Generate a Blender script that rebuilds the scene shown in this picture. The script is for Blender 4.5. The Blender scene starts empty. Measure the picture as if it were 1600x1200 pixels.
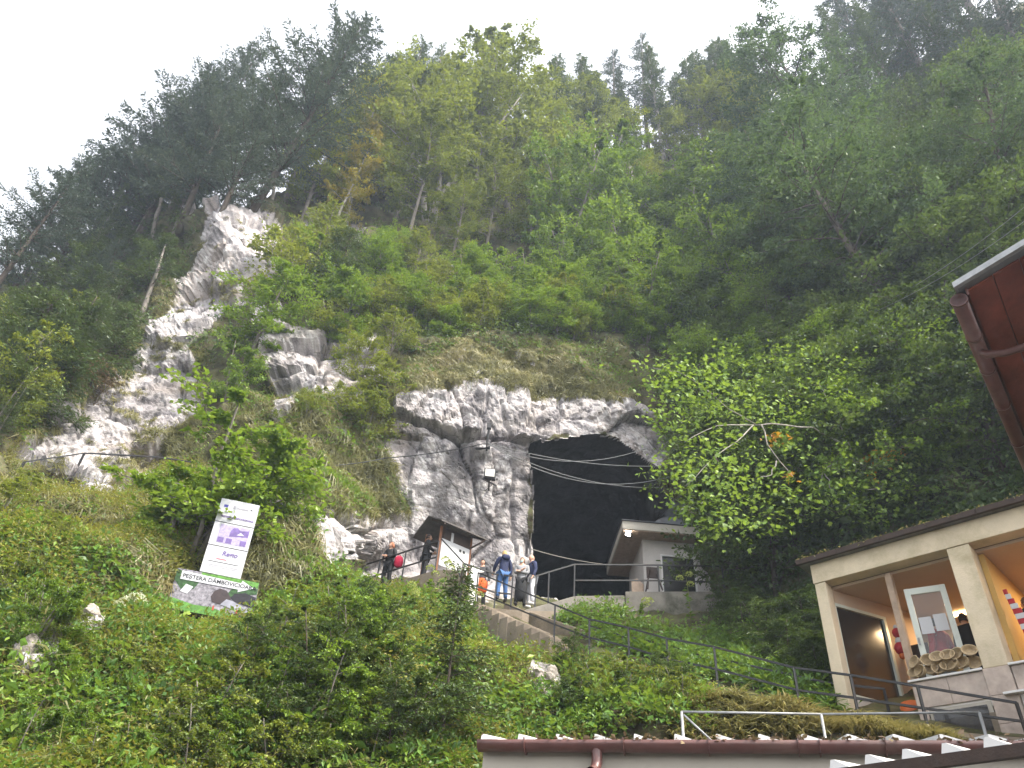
import bpy, bmesh, math, random
import numpy as np
from mathutils import Vector, Matrix

# ------------------------------------------------------------------ camera, sky, sun, exposure
scene = bpy.context.scene
COL = scene.collection
FPX = 1209.0
PITCH, ROLL = math.radians(38.8), math.radians(5.0)
F_ = np.array([0, math.cos(PITCH), math.sin(PITCH)])
R0 = np.array([1.0, 0, 0])
U0 = np.array([0, -math.sin(PITCH), math.cos(PITCH)])
R_ = R0 * math.cos(ROLL) + U0 * math.sin(ROLL)
U_ = U0 * math.cos(ROLL) - R0 * math.sin(ROLL)
CAM = np.array([0, 0, 1.6])

cam_data = bpy.data.cameras.new('camera')
cam = bpy.data.objects.new('camera', cam_data)
COL.objects.link(cam)
cam.matrix_world = Matrix(((R_[0], U_[0], -F_[0], CAM[0]), (R_[1], U_[1], -F_[1], CAM[1]), (R_[2], U_[2], -F_[2], CAM[2]), (0, 0, 0, 1)))
cam_data.sensor_width = 36.0
cam_data.lens = 36.0 * FPX / 1600.0
cam_data.clip_start = 0.1
cam_data.clip_end = 2000
scene.camera = cam

SUN_EL, SUN_AZ = math.radians(54), math.radians(128)     # azimuth clockwise from +Y: from the right and a little behind
world = bpy.data.worlds.new('World')
scene.world = world
world.use_nodes = True
wn, wl = world.node_tree.nodes, world.node_tree.links
wn.clear()
sky = wn.new('ShaderNodeTexSky')
sky.sky_type = 'NISHITA'
sky.sun_disc = False
sky.sun_elevation = SUN_EL
sky.sun_rotation = SUN_AZ
sky.dust_density = 3.0
hsv = wn.new('ShaderNodeHueSaturation')                   # a closed, white cloud cover: the sky has hardly any blue left
hsv.inputs['Saturation'].default_value = 0.14
hsv.inputs['Value'].default_value = 1.25
bg = wn.new('ShaderNodeBackground')
bg.inputs['Strength'].default_value = 0.115
wo = wn.new('ShaderNodeOutputWorld')
wl.new(sky.outputs[0], hsv.inputs['Color'])
wl.new(hsv.outputs[0], bg.inputs['Color'])
wl.new(bg.outputs[0], wo.inputs['Surface'])

sun_data = bpy.data.lights.new('sun', 'SUN')
sun_data.energy = 2.2
sun_data.angle = math.radians(8)
sun_data.color = (1.0, 0.93, 0.80)
sun = bpy.data.objects.new('sun', sun_data)
COL.objects.link(sun)
sd = Vector((math.sin(SUN_AZ) * math.cos(SUN_EL), math.cos(SUN_AZ) * math.cos(SUN_EL), math.sin(SUN_EL)))
sun.rotation_euler = sd.to_track_quat('Z', 'Y').to_euler()
sun.location = (0, 0, 120)

scene.view_settings.view_transform = 'Standard'
scene.view_settings.look = 'None'
scene.view_settings.gamma = 1.0
scene.view_settings.exposure = 2.05
scene.render.engine = 'CYCLES'
scene.cycles.max_bounces = 5
scene.cycles.diffuse_bounces = 3
scene.cycles.glossy_bounces = 2
scene.cycles.transmission_bounces = 2
scene.cycles.volume_bounces = 0
scene.cycles.transparent_max_bounces = 4
scene.cycles.sample_clamp_indirect = 4.0
scene.cycles.use_denoising = True
scene.cycles.adaptive_threshold = 0.02

# ------------------------------------------------------------------ survey helpers: a sight line and a distance give a point of the place
def ray(px, py):
    px = np.asarray(px, float); py = np.asarray(py, float)
    return F_ + ((px - 800) / FPX)[..., None] * R_ + ((600 - py) / FPX)[..., None] * U_
def P(px, py, Y):
    d = ray(px, py); return CAM + d * (np.asarray(Y, float) / d[..., 1])[..., None]
def Pz(px, py, z):
    d = ray(px, py); return CAM + d * ((z - CAM[2]) / d[..., 2])
def proj(q):
    q = np.asarray(q, float) - CAM
    return 800 + FPX * (q @ R_) / (q @ F_), 600 - FPX * (q @ U_) / (q @ F_)
def height_to(base, py):
    q = np.asarray(base, float) - CAM; k = (600 - py) / FPX
    return (k * (q @ F_) - q @ U_) / (U_[2] - k * F_[2])

# ------------------------------------------------------------------ numeric noise
def _hash(ix, iy, iz, s=0):
    h = (ix.astype(np.int64) * 374761393 + iy.astype(np.int64) * 668265263 + iz.astype(np.int64) * 2147483647 + s * 1274126177) & 0xffffffff
    h = ((h ^ (h >> 13)) * 1274126177) & 0xffffffff
    h = ((h ^ (h >> 16)) * 2246822519) & 0xffffffff
    return ((h ^ (h >> 15)) & 0xffffff) / float(0xffffff)
def vnoise(p, s=0):
    i = np.floor(p).astype(np.int64); f = p - i; f = f * f * (3 - 2 * f)
    r = 0
    for a in (0, 1):
        for b in (0, 1):
            for c in (0, 1):
                w = (f[:, 0] if a else 1 - f[:, 0]) * (f[:, 1] if b else 1 - f[:, 1]) * (f[:, 2] if c else 1 - f[:, 2])
                r = r + w * _hash(i[:, 0] + a, i[:, 1] + b, i[:, 2] + c, s)
    return r * 2 - 1
def fbm(p, octv=4, s=0):
    r = 0; a = 1.0
    for o in range(octv):
        r = r + a * vnoise(p * (2.03 ** o) + 17.3 * o, s + o); a *= 0.5
    return r
def worley(p, s=0):
    i = np.floor(p).astype(np.int64); n = len(p)
    f1 = np.full(n, 9.0); f2 = np.full(n, 9.0); cid = np.zeros((n, 3)); cc = np.zeros((n, 3))
    for a in (-1, 0, 1):
        for b in (-1, 0, 1):
            for c in (-1, 0, 1):
                q = i + np.array([a, b, c])
                ctr = q + np.stack([_hash(q[:, 0], q[:, 1], q[:, 2], s + k) for k in (1, 2, 3)], 1)
                d = np.linalg.norm(p - ctr, axis=1)
                m = d < f1
                f2 = np.where(m, f1, np.minimum(f2, d)); f1 = np.where(m, d, f1)
                cid[m] = q[m]; cc[m] = ctr[m]
    return f1, f2, cid.astype(np.int64), cc
def in_poly(x, y, poly):
    x = np.asarray(x, float); y = np.asarray(y, float); r = np.zeros(x.shape, bool); n = len(poly)
    for k in range(n):
        x1, y1 = poly[k]; x2, y2 = poly[(k + 1) % n]
        if y1 == y2: continue
        c = ((y1 > y) != (y2 > y)) & (x < (x2 - x1) * (y - y1) / (y2 - y1) + x1)
        r ^= c
    return r
def poly_dist(x, y, poly):
    x = np.asarray(x, float); y = np.asarray(y, float); d = np.full(x.shape, 1e9); n = len(poly)
    for k in range(n):
        x1, y1 = poly[k]; x2, y2 = poly[(k + 1) % n]
        L = (x2 - x1) ** 2 + (y2 - y1) ** 2 + 1e-9
        t = np.clip(((x - x1) * (x2 - x1) + (y - y1) * (y2 - y1)) / L, 0, 1)
        d = np.minimum(d, np.hypot(x - x1 - t * (x2 - x1), y - y1 - t * (y2 - y1)))
    return d
def sdf(x, y, poly):                       # > 0 inside
    d = poly_dist(x, y, poly); return np.where(in_poly(x, y, poly), d, -d)

# ------------------------------------------------------------------ mesh helpers
def tag(o, label=None, cat=None, group=None, kind=None):
    if label: o['label'] = label
    if cat: o['category'] = cat
    if group: o['group'] = group
    if kind: o['kind'] = kind
    return o
def worldloc(o):
    v = Vector((0, 0, 0))
    while o is not None:
        v = v + o.location; o = o.parent
    return np.array(v)
def empty(name, loc, label=None, cat=None, group=None):
    o = bpy.data.objects.new(name, None); COL.objects.link(o)
    o.location = [float(c) for c in loc]; o.empty_display_size = 0.2
    return tag(o, label, cat, group)
class MB:
    """collects faces in world coordinates; build() links them as one mesh object under its parent"""
    def __init__(s): s.v = []; s.f = []; s.smooth = []
    def add(s, vs, fs, smooth=False):
        b = len(s.v); s.v += [tuple(map(float, q)) for q in vs]
        s.f += [tuple(b + i for i in f) for f in fs]; s.smooth += [smooth] * len(fs); return s
    def frame_box(s, o, ex, ey, ez):
        o, ex, ey, ez = (np.asarray(q, float) for q in (o, ex, ey, ez))
        vs = [o + a * ex + b * ey + c * ez for c in (0, 1) for b in (0, 1) for a in (0, 1)]
        fs = [(0, 2, 3, 1), (4, 5, 7, 6), (0, 1, 5, 4), (2, 6, 7, 3), (0, 4, 6, 2), (1, 3, 7, 5)]
        if np.dot(np.cross(ex, ey), ez) < 0: fs = [f[::-1] for f in fs]
        return s.add(vs, fs)
    def box(s, lo, hi):
        lo = np.array(lo, float); d = np.array(hi, float) - lo
        return s.frame_box(lo, (d[0], 0, 0), (0, d[1], 0), (0, 0, d[2]))
    def bar(s, a, b, w, h=None, up=(0, 0, 1)):
        a = np.array(a, float); b = np.array(b, float); h = h or w
        t = b - a; t /= np.linalg.norm(t); x = np.cross(t, up)
        if np.linalg.norm(x) < 1e-4: x = np.cross(t, (1, 0, 0))
        x /= np.linalg.norm(x); y = np.cross(x, t)
        return s.frame_box(a - x * w / 2 - y * h / 2, x * w, y * h, b - a)
    def tube(s, pts, rad, n=6, cap=True):
        pts = [np.array(q, float) for q in pts]; m = len(pts)
        rad = [rad] * m if np.isscalar(rad) else list(rad)
        ref = None; vs = []
        for k in range(m):
            t = pts[min(k + 1, m - 1)] - pts[max(k - 1, 0)]; t /= (np.linalg.norm(t) + 1e-9)
            if ref is None: ref = np.array((1, 0, 0)) if abs(t[0]) < 0.8 else np.array((0, 1, 0))
            x = np.cross(t, ref); x /= (np.linalg.norm(x) + 1e-9); y = np.cross(t, x); ref = np.cross(x, t) if False else ref
            for j in range(n):
                a = 2 * math.pi * j / n
                vs.append(pts[k] + rad[k] * (math.cos(a) * x + math.sin(a) * y))
        fs = []
        for k in range(m - 1):
            for j in range(n):
                a = k * n + j; b = k * n + (j + 1) % n
                fs.append((a, a + n, b + n, b))
        s.add(vs, fs, True)
        if cap:
            b = len(s.v) - m * n
            s.f.append(tuple(b + j for j in range(n))); s.smooth.append(False)
            s.f.append(tuple(b + (m - 1) * n + j for j in reversed(range(n)))); s.smooth.append(False)
        return s
    def prism(s, poly, ext):
        poly = [np.array(q, float) for q in poly]; ext = np.array(ext, float); n = len(poly)
        fs = [tuple(range(n)), tuple(reversed(range(n, 2 * n)))] + [(j, j + n, (j + 1) % n + n, (j + 1) % n) for j in range(n)]
        return s.add(poly + [q + ext for q in poly], fs)
    def build(s, name, mat, parent=None, loc=None, bevel=0):
        me = bpy.data.meshes.new(name)
        o = bpy.data.objects.new(name, me); COL.objects.link(o)
        if parent is not None:
            o.parent = parent; off = worldloc(parent)
        else:
            off = np.array(loc if loc is not None else (0, 0, 0), float); o.location = off
        me.from_pydata([tuple(np.array(q) - off) for q in s.v], [], s.f)
        me.polygons.foreach_set('use_smooth', s.smooth)
        me.update()
        bm = bmesh.new(); bm.from_mesh(me); bmesh.ops.recalc_face_normals(bm, faces=bm.faces)
        if bevel:
            bmesh.ops.bevel(bm, geom=[e for e in bm.edges if len(e.link_faces) == 2 and e.calc_face_angle(0) > 0.6], offset=bevel, segments=2, affect='EDGES', profile=0.6)
        bm.to_mesh(me); bm.free()
        if mat is not None: me.materials.append(mat)
        return o
def np_mesh(name, V, F, tint=None, mat=None, smooth=False):
    me = bpy.data.meshes.new(name); F = np.asarray(F, np.int32); k = F.shape[1]
    me.vertices.add(len(V)); me.vertices.foreach_set('co', np.asarray(V, np.float32).ravel())
    me.loops.add(F.size); me.loops.foreach_set('vertex_index', F.ravel())
    me.polygons.add(len(F)); me.polygons.foreach_set('loop_start', np.arange(0, F.size, k, dtype=np.int32))
    me.polygons.foreach_set('loop_total', np.full(len(F), k, np.int32))
    me.polygons.foreach_set('use_smooth', np.full(len(F), bool(smooth)))
    if tint is not None:
        at = me.attributes.new('tint', 'FLOAT', 'POINT'); at.data.foreach_set('value', np.asarray(tint, np.float32))
    me.update(calc_edges=True)
    if mat is not None: me.materials.append(mat)
    return me
def link(name, me, parent=None, loc=(0, 0, 0)):
    o = bpy.data.objects.new(name, me); COL.objects.link(o); o.parent = parent; o.location = [float(c) for c in loc]; return o
def copy_tree(o, parent=None):
    c = o.copy(); COL.objects.link(c); c.parent = parent
    for ch in list(o.children): copy_tree(ch, c)
    return c

# ------------------------------------------------------------------ materials
class NT:
    def __init__(s, name):
        s.m = bpy.data.materials.new(name); s.m.use_nodes = True
        s.t = s.m.node_tree; s.t.nodes.clear()
        s.out = s.t.nodes.new('ShaderNodeOutputMaterial')
    def n(s, typ, **kw):
        nd = s.t.nodes.new(typ)
        for k, v in kw.items():
            if k.startswith('i_'):
                key = k[2:]; key = int(key) if key.isdigit() else key.replace('_', ' ')
                nd.inputs[key].default_value = v
            else: setattr(nd, k, v)
        return nd
    def l(s, a, b): s.t.links.new(a, b)
    def noise(s, scale, detail=5, rough=0.55, coord=None, dim='3D'):
        nd = s.n('ShaderNodeTexNoise'); nd.inputs['Scale'].default_value = scale
        nd.inputs['Detail'].default_value = detail; nd.inputs['Roughness'].default_value = rough
        if coord is not None: s.l(coord, nd.inputs['Vector'])
        return nd.outputs['Fac']
    def ramp(s, fac, stops):
        r = s.n('ShaderNodeValToRGB'); e = r.color_ramp.elements
        while len(e) < len(stops): e.new(0.5)
        for k, (p, c) in enumerate(stops):
            e[k].position = p; e[k].color = tuple(c) + (1,) if len(c) == 3 else c
        s.l(fac, r.inputs[0]); return r.outputs[0]
    def mix(s, fac, a, b, mode='MIX'):
        m = s.n('ShaderNodeMix', data_type='RGBA', blend_type=mode)
        for sock, v in ((m.inputs[0], fac), (m.inputs[6], a), (m.inputs[7], b)):
            if hasattr(v, 'is_output'): s.l(v, sock)
            elif isinstance(v, (int, float)): sock.default_value = v
            else: sock.default_value = tuple(v) + (1,)
        return m.outputs[2]
    def math(s, op, a, b=None, c=None):
        m = s.n('ShaderNodeMath', operation=op)
        for k, v in enumerate((a, b, c)):
            if v is None: continue
            if hasattr(v, 'is_output'): s.l(v, m.inputs[k])
            else: m.inputs[k].default_value = v
        return m.outputs[0]
    def maprange(s, v, a, b, c=0.0, d=1.0):
        m = s.n('ShaderNodeMapRange'); s.l(v, m.inputs[0])
        for k, q in enumerate((a, b, c, d)): m.inputs[k + 1].default_value = q
        return m.outputs[0]
    def bump(s, h, strength=0.4, dist=0.05):
        b = s.n('ShaderNodeBump'); b.inputs['Strength'].default_value = strength; b.inputs['Distance'].default_value = dist
        s.l(h, b.inputs['Height']); return b.outputs[0]
    def obj(s): return s.n('ShaderNodeTexCoord').outputs['Object']
    def attr(s, name): return s.n('ShaderNodeAttribute', attribute_name=name).outputs['Fac']
    def principled(s, color, rough=0.7, normal=None, metal=0.0, spec=0.3):
        p = s.n('ShaderNodeBsdfPrincipled')
        if hasattr(color, 'is_output'): s.l(color, p.inputs['Base Color'])
        else: p.inputs['Base Color'].default_value = tuple(color) + (1,)
        if hasattr(rough, 'is_output'): s.l(rough, p.inputs['Roughness'])
        else: p.inputs['Roughness'].default_value = rough
        p.inputs['Metallic'].default_value = metal; p.inputs['Specular IOR Level'].default_value = spec
        if normal is not None: s.l(normal, p.inputs['Normal'])
        s.l(p.outputs[0], s.out.inputs['Surface']); return p
def simple(name, c, rough=0.7, var=0.25, scale=3.0, bump=0.15, metal=0.0, dirt=None, dirt_amt=0.5, spec=0.3, bscale=None):
    t = NT(name); co = t.obj(); n1 = t.noise(scale, 6, 0.6, co)
    lo = tuple(max(0, q * (1 - var)) for q in c); hi = tuple(min(1, q * (1 + var)) for q in c)
    col = t.ramp(n1, [(0.3, lo), (0.7, hi)])
    if dirt:
        n2 = t.noise(scale * 0.43, 8, 0.7, co)
        col = t.mix(t.maprange(n2, 0.5, 0.68, 0, dirt_amt), col, dirt)
    nb = t.noise(bscale or scale * 6, 4, 0.6, co)
    t.principled(col, t.maprange(n1, 0.3, 0.7, rough * 0.85, min(1, rough * 1.12)), t.bump(nb, bump, 0.02) if bump else None, metal, spec)
    return t.m
def leafmat(name, dark, mid, light, trans=0.35, objvar=0.5):
    t = NT(name); a = t.attr('tint')
    rnd = t.n('ShaderNodeObjectInfo').outputs['Random']
    v = t.math('ADD', a, t.math('MULTIPLY', t.math('SUBTRACT', rnd, 0.5), objvar))
    col = t.ramp(v, [(0.0, dark), (0.5, mid), (1.0, light)])
    d = t.n('ShaderNodeBsdfDiffuse'); t.l(col, d.inputs[0])
    tr = t.n('ShaderNodeBsdfTranslucent')
    t.l(t.mix(0.55, col, (light[0] * 1.2, light[1] * 1.2, light[2] * 0.8)), tr.inputs[0])
    m1 = t.n('ShaderNodeMixShader'); m1.inputs[0].default_value = trans; t.l(d.outputs[0], m1.inputs[1]); t.l(tr.outputs[0], m1.inputs[2])
    g = t.n('ShaderNodeBsdfGlossy'); g.inputs['Roughness'].default_value = 0.45; g.inputs[0].default_value = (1, 1, 1, 1)
    m2 = t.n('ShaderNodeMixShader'); m2.inputs[0].default_value = 0.025; t.l(m1.outputs[0], m2.inputs[1]); t.l(g.outputs[0], m2.inputs[2])
    t.l(m2.outputs[0], t.out.inputs['Surface']); return t.m

M = {}
M['concrete'] = simple('concrete', (0.21, 0.17, 0.13), 0.9, 0.3, 1.5, 0.4, dirt=(0.07, 0.06, 0.035), dirt_amt=0.75, bscale=14)
M['concrete_mossy'] = simple('concrete_mossy', (0.17, 0.155, 0.135), 0.9, 0.35, 2.0, 0.4, dirt=(0.03, 0.032, 0.014), dirt_amt=0.9, bscale=14)
M['black_metal'] = simple('black_metal', (0.018, 0.018, 0.02), 0.5, 0.4, 6, 0.1, spec=0.4, dirt=(0.06, 0.035, 0.02), dirt_amt=0.35)
M['galv'] = simple('galvanised_metal', (0.28, 0.285, 0.29), 0.5, 0.25, 9, 0.1, metal=0.4)
M['brown_metal'] = simple('brown_metal', (0.10, 0.045, 0.04), 0.38, 0.2, 5, 0.05, spec=0.5, dirt=(0.17, 0.12, 0.10), dirt_amt=0.4)
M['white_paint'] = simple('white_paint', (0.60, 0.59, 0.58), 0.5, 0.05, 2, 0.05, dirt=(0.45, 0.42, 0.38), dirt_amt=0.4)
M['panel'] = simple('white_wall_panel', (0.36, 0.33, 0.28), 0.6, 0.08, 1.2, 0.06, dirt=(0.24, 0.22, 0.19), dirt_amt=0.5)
M['cream'] = simple('cream_plaster', (0.54, 0.455, 0.33), 0.85, 0.12, 1.7, 0.25, dirt=(0.26, 0.22, 0.12), dirt_amt=0.6, bscale=25)
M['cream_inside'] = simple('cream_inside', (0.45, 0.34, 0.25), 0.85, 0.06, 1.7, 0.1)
M['ochre_wall'] = simple('ochre_wall', (0.46, 0.29, 0.09), 0.85, 0.1, 1.7, 0.1)
M['marble'] = simple('marble_tile', (0.36, 0.29, 0.245), 0.35, 0.3, 4, 0.03, dirt=(0.38, 0.33, 0.28), dirt_amt=0.6)
M['grout'] = simple('grout', (0.6, 0.57, 0.53), 0.8, 0.1, 4, 0.1)
M['wood'] = simple('brown_wood', (0.20, 0.085, 0.04), 0.65, 0.3, 7, 0.3, bscale=30)
M['dark_wood'] = simple('dark_wood', (0.045, 0.03, 0.024), 0.75, 0.3, 7, 0.3, bscale=30)
M['pale_wood'] = simple('pale_wood_board', (0.30, 0.22, 0.16), 0.7, 0.25, 6, 0.25, bscale=25)
M['red_board'] = simple('red_brown_board', (0.19, 0.062, 0.045), 0.65, 0.4, 3, 0.25, dirt=(0.11, 0.035, 0.03), dirt_amt=0.7)
M['roof_grey'] = simple('grey_sheet_metal', (0.17, 0.18, 0.20), 0.42, 0.25, 2, 0.06, metal=0.3, dirt=(0.10, 0.06, 0.035), dirt_amt=0.4)
M['felt'] = simple('bitumen_felt', (0.09, 0.08, 0.075), 0.9, 0.35, 5, 0.4)
M['pvc'] = simple('white_pvc', (0.50, 0.53, 0.47), 0.3, 0.04, 2, 0.0, spec=0.5)
M['paper'] = simple('paper', (0.45, 0.45, 0.46), 0.8, 0.03, 5, 0.0)
M['asphalt'] = simple('asphalt', (0.055, 0.055, 0.055), 0.9, 0.25, 8, 0.5, bscale=80)
M['basket'] = simple('wicker', (0.36, 0.27, 0.16), 0.75, 0.25, 22, 0.6, bscale=60)
M['cable'] = simple('cable_black', (0.02, 0.02, 0.02), 0.5, 0.2, 3, 0)
M['cable_grey'] = simple('cable_grey', (0.22, 0.22, 0.22), 0.5, 0.2, 3, 0)
def glass(name, c, rough=0.06):
    t = NT(name); n = t.noise(0.8, 3, 0.5, t.obj())
    p = t.principled(t.ramp(n, [(0.3, tuple(q * 0.7 for q in c)), (0.7, c)]), rough, None, 0, 0.6); return t.m
M['dark_glass'] = glass('dark_glass', (0.02, 0.018, 0.016), 0.18)
def clear_glass():
    t = NT('clear_glass'); tr = t.n('ShaderNodeBsdfTransparent'); tr.inputs[0].default_value = (0.9, 0.93, 0.92, 1)
    g = t.n('ShaderNodeBsdfGlossy'); g.inputs['Roughness'].default_value = 0.04
    fr = t.n('ShaderNodeFresnel'); fr.inputs[0].default_value = 1.45
    m = t.n('ShaderNodeMixShader'); t.l(fr.outputs[0], m.inputs[0]); t.l(tr.outputs[0], m.inputs[1]); t.l(g.outputs[0], m.inputs[2])
    t.l(m.outputs[0], t.out.inputs['Surface']); return t.m
M['clear_glass'] = clear_glass()
def emis(name, c, s):
    t = NT(name); e = t.n('ShaderNodeEmission'); e.inputs[0].default_value = tuple(c) + (1,); e.inputs[1].default_value = s
    t.l(e.outputs[0], t.out.inputs['Surface']); return t.m
M['lamp_white'] = emis('lamp_white', (1, 0.97, 0.9), 25)
M['lamp_warm'] = emis('lamp_warm', (1, 0.66, 0.30), 4)

# ------------------------------------------------------------------ the gorge wall (terrain)
# survey points: sight line (photo pixel) and distance forward, in metres
CTRL = [
 (-400,2300,5.5),(0,2300,6),(500,2300,6.5),(1000,2300,7),(1600,2300,7.5),(2020,2300,7.5),
 (-400,1500,6.5),(0,1500,7.6),(400,1500,8.8),(800,1500,10),(1200,1500,10.5),(1600,1500,10.5),(2020,1500,10.5),
 (-400,1200,8),(-150,1200,8.8),(0,1200,9.6),(300,1200,11),(600,1200,12.4),(750,1200,13.2),(900,1200,13.8),(1100,1200,13.4),(1300,1200,12.9),(1600,1200,12.4),(2020,1200,12),
 (-400,1000,10.5),(0,1080,12),(150,1050,12.9),(300,1090,13.1),(450,1080,13.8),(600,1100,14.2),(700,1080,15.1),(800,1090,15.7),(860,1075,16.6),(960,1100,16.2),(1050,1110,15.8),(1150,1120,15.0),(1300,1138,14.4),(1450,1152,13.5),(1600,1160,13.0),(2020,1130,13),
 (864,1020,20.1),(920,1035,18.5),(982,1053,17.6),(1044,1072,16.9),(1121,1093,16.0),(1250,1122,14.9),
 (700,1000,18.6),(760,985,22.0),(800,1000,21.5),(800,1040,19.6),(760,1030,19.4),(864,1045,18.8),(900,1060,17.9),(840,1015,20.8),
 (930,995,20.2),(1000,1000,20.0),(1060,1010,19.3),(1150,1050,17.6),(1230,1080,16.4),
 (950,975,22.2),(1050,978,22.2),(1120,975,22.2),(1200,1010,19.9),(1260,1040,18.6),
 (900,955,23.7),(1000,955,23.7),(1100,955,23.5),(1180,930,22.6),
 (740,962,21.5),(800,968,21.8),(745,948,24.2),(790,950,25.0),(700,930,23.6),(640,935,22.9),(590,930,23.2),(640,918,25.2),(600,914,26.3),(560,900,25.2),(680,905,26.4),(740,920,26.6),(800,930,27.0),
 (620,870,26.8),(650,780,26.5),(620,700,26.2),(640,620,26.6),(700,640,26.3),(720,720,26.2),(760,800,26.6),(800,880,27.0),(780,690,26.5),(820,760,27.2),(825,850,27.4),
 (700,585,27.1),(800,640,26.6),(880,640,26.9),(950,640,27.2),(1000,640,27.6),(1035,690,28.0),(1060,760,27.8),(1090,850,27.0),(1110,900,26.2),(900,590,27.7),
 (700,550,28.4),(800,545,28.6),(900,545,29),(1000,570,28.8),
 (700,500,30.6),(800,500,31),(900,490,31.5),(800,430,34.5),(800,340,40),(800,250,47),(650,400,35),(650,320,40),(600,245,46),(700,240,47),(900,350,40),(1000,300,44),(1000,235,50),(900,250,48),
 (520,840,21),(480,870,19),(400,860,18.6),(350,900,17.2),(300,985,15.8),(400,990,16),(500,950,17.6),(550,930,19.2),(560,1000,17.0),
 (500,780,22.4),(450,700,23.6),(540,700,24.6),(500,620,25.8),(560,600,26.4),(430,560,27.2),(560,520,28.6),(480,470,29.5),(500,400,33),(450,340,36),(520,330,37.5),(560,380,34.5),
 (330,820,20.2),(330,720,24.4),(250,785,22.8),(200,720,24.8),(150,700,24.8),(190,775,23.6),(100,720,23.4),(40,722,22.4),(150,800,21.0),
 (300,620,27.2),(230,640,26.4),(160,620,26.2),(250,540,28.6),(300,500,29.0),(350,430,29.9),(340,345,31.2),(380,345,31.6),(420,400,30.8),(400,480,29.6),(380,600,27.0),(370,310,33.5),(260,600,27.4),(200,590,27.0),
 (230,480,30.8),(200,560,28),(150,480,32.5),(100,610,26),(50,650,24.5),(0,640,23.4),(0,800,17.5),(60,850,16.4),(150,880,16.4),(200,850,18),(0,960,13.6),(120,960,14.4),
 (250,380,37.5),(150,400,40),(50,440,38),(0,520,29),(-150,450,33),(-200,600,22),(-200,800,14),(-400,500,26),(-400,800,12),
 (1130,800,25.2),(1150,880,24.2),(1180,950,22.0),(1210,870,22.3),(1230,780,22.8),(1290,860,20.9),(1300,960,20.2),(1380,1020,19.8),(1450,900,19.5),(1500,1000,19),(1600,1000,18.5),(1600,880,17.8),
 (1150,700,25.6),(1100,620,27.2),(1120,550,28.6),(1200,600,25.6),(1280,690,22.6),(1200,500,28.4),(1300,560,24.6),(1300,460,27.4),(1400,600,21.8),(1500,600,20.3),(1400,740,20),(1500,780,18.6),(1600,600,18.8),(1600,750,17.4),
 (1100,450,34),(1100,350,39.5),(1130,260,46),(1200,380,35.5),(1230,290,40),(1300,380,30.5),(1300,250,37),(1400,420,25.8),(1400,250,31.5),(1400,120,38),(1500,350,24.8),(1500,200,29.5),(1500,60,36),(1600,400,21.5),(1600,200,26.5),(1600,20,34),
 (1750,700,15),(1800,400,17.5),(1800,100,24),(2020,900,13),(2020,500,13.5),(2020,100,19),(1800,1000,16)]
CREST = [(-420,470),(-100,440),(0,425),(100,395),(180,360),(260,325),(310,318),(345,318),(390,322),(450,290),(520,262),(600,245),(700,238),(800,245),(900,248),(1000,232),(1100,240),(1180,262),(1240,268),(1320,200),(1400,120),(1500,50),(1600,0),(1750,-60),(2030,-150)]
CAVE = [(824,696),(850,691),(880,682),(915,677),(945,678),(972,688),(1000,712),(1022,735),(1036,765),(1062,790),(1090,815),(1108,860),(1112,905),(1112,948),(905,948),(860,930),(826,925),(829,880),(833,830),(834,790),(829,745)]
ROCK = [  # exposed limestone, as sight-line outlines
 [(604,690),(618,630),(650,605),(720,600),(800,596),(870,590),(960,610),(1030,640),(1045,700),(1030,745),(1000,712),(945,678),(880,682),(824,696),(832,790),(829,880),(826,935),(760,935),(720,915),(560,905),(552,850),(570,800),(640,800),(620,740)],
 [(325,316),(400,322),(440,345),(436,400),(425,450),(395,478),(350,490),(322,520),(300,545),(318,600),(322,650),(262,672),(248,770),(132,772),(120,735),(25,728),(28,690),(75,640),(140,600),(195,562),(235,500),(282,440),(310,380)],
 [(400,490),(440,480),(450,530),(400,545)],[(470,320),(520,330),(525,365),(475,365)],[(535,340),(570,335),(570,375),(540,370)],[(440,380),(500,395),(490,450),(450,440)],
 [(280,305),(310,300),(312,335),(285,335)],[(232,390),(262,380),(258,420),(235,420)],
 [(395,490),(470,508),(560,490),(620,540),(600,590),(560,640),(470,612),(420,600)],
 [(420,620),(465,625),(455,670),(425,670)],[(390,560),(470,585),(480,610),(430,590)],
 [(455,790),(480,800),(560,810),(560,880),(505,885),(470,840)],[(410,780),(445,790),(440,850),(410,840)],[(520,660),(560,665),(550,680)],
 [(690,560),(740,550),(735,580),(695,585)],[(800,545),(850,550),(840,575),(805,570)],
 [(160,885),(185,880),(185,905),(160,905)],[(5,1030),(80,1025),(95,1100),(20,1105)],[(100,970),(165,970),(155,1025),(105,1025)],[(205,940),(255,935),(260,965),(215,960)],
 [(40,1120),(115,1110),(130,1175),(95,1200),(45,1190)],
 [(1120,1080),(1190,1095),(1300,1120),(1300,1150),(1130,1150)],[(830,1040),(870,1040),(866,1115),(835,1115)],
 [(1460,300),(1520,310),(1530,380),(1470,380)],
]
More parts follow.
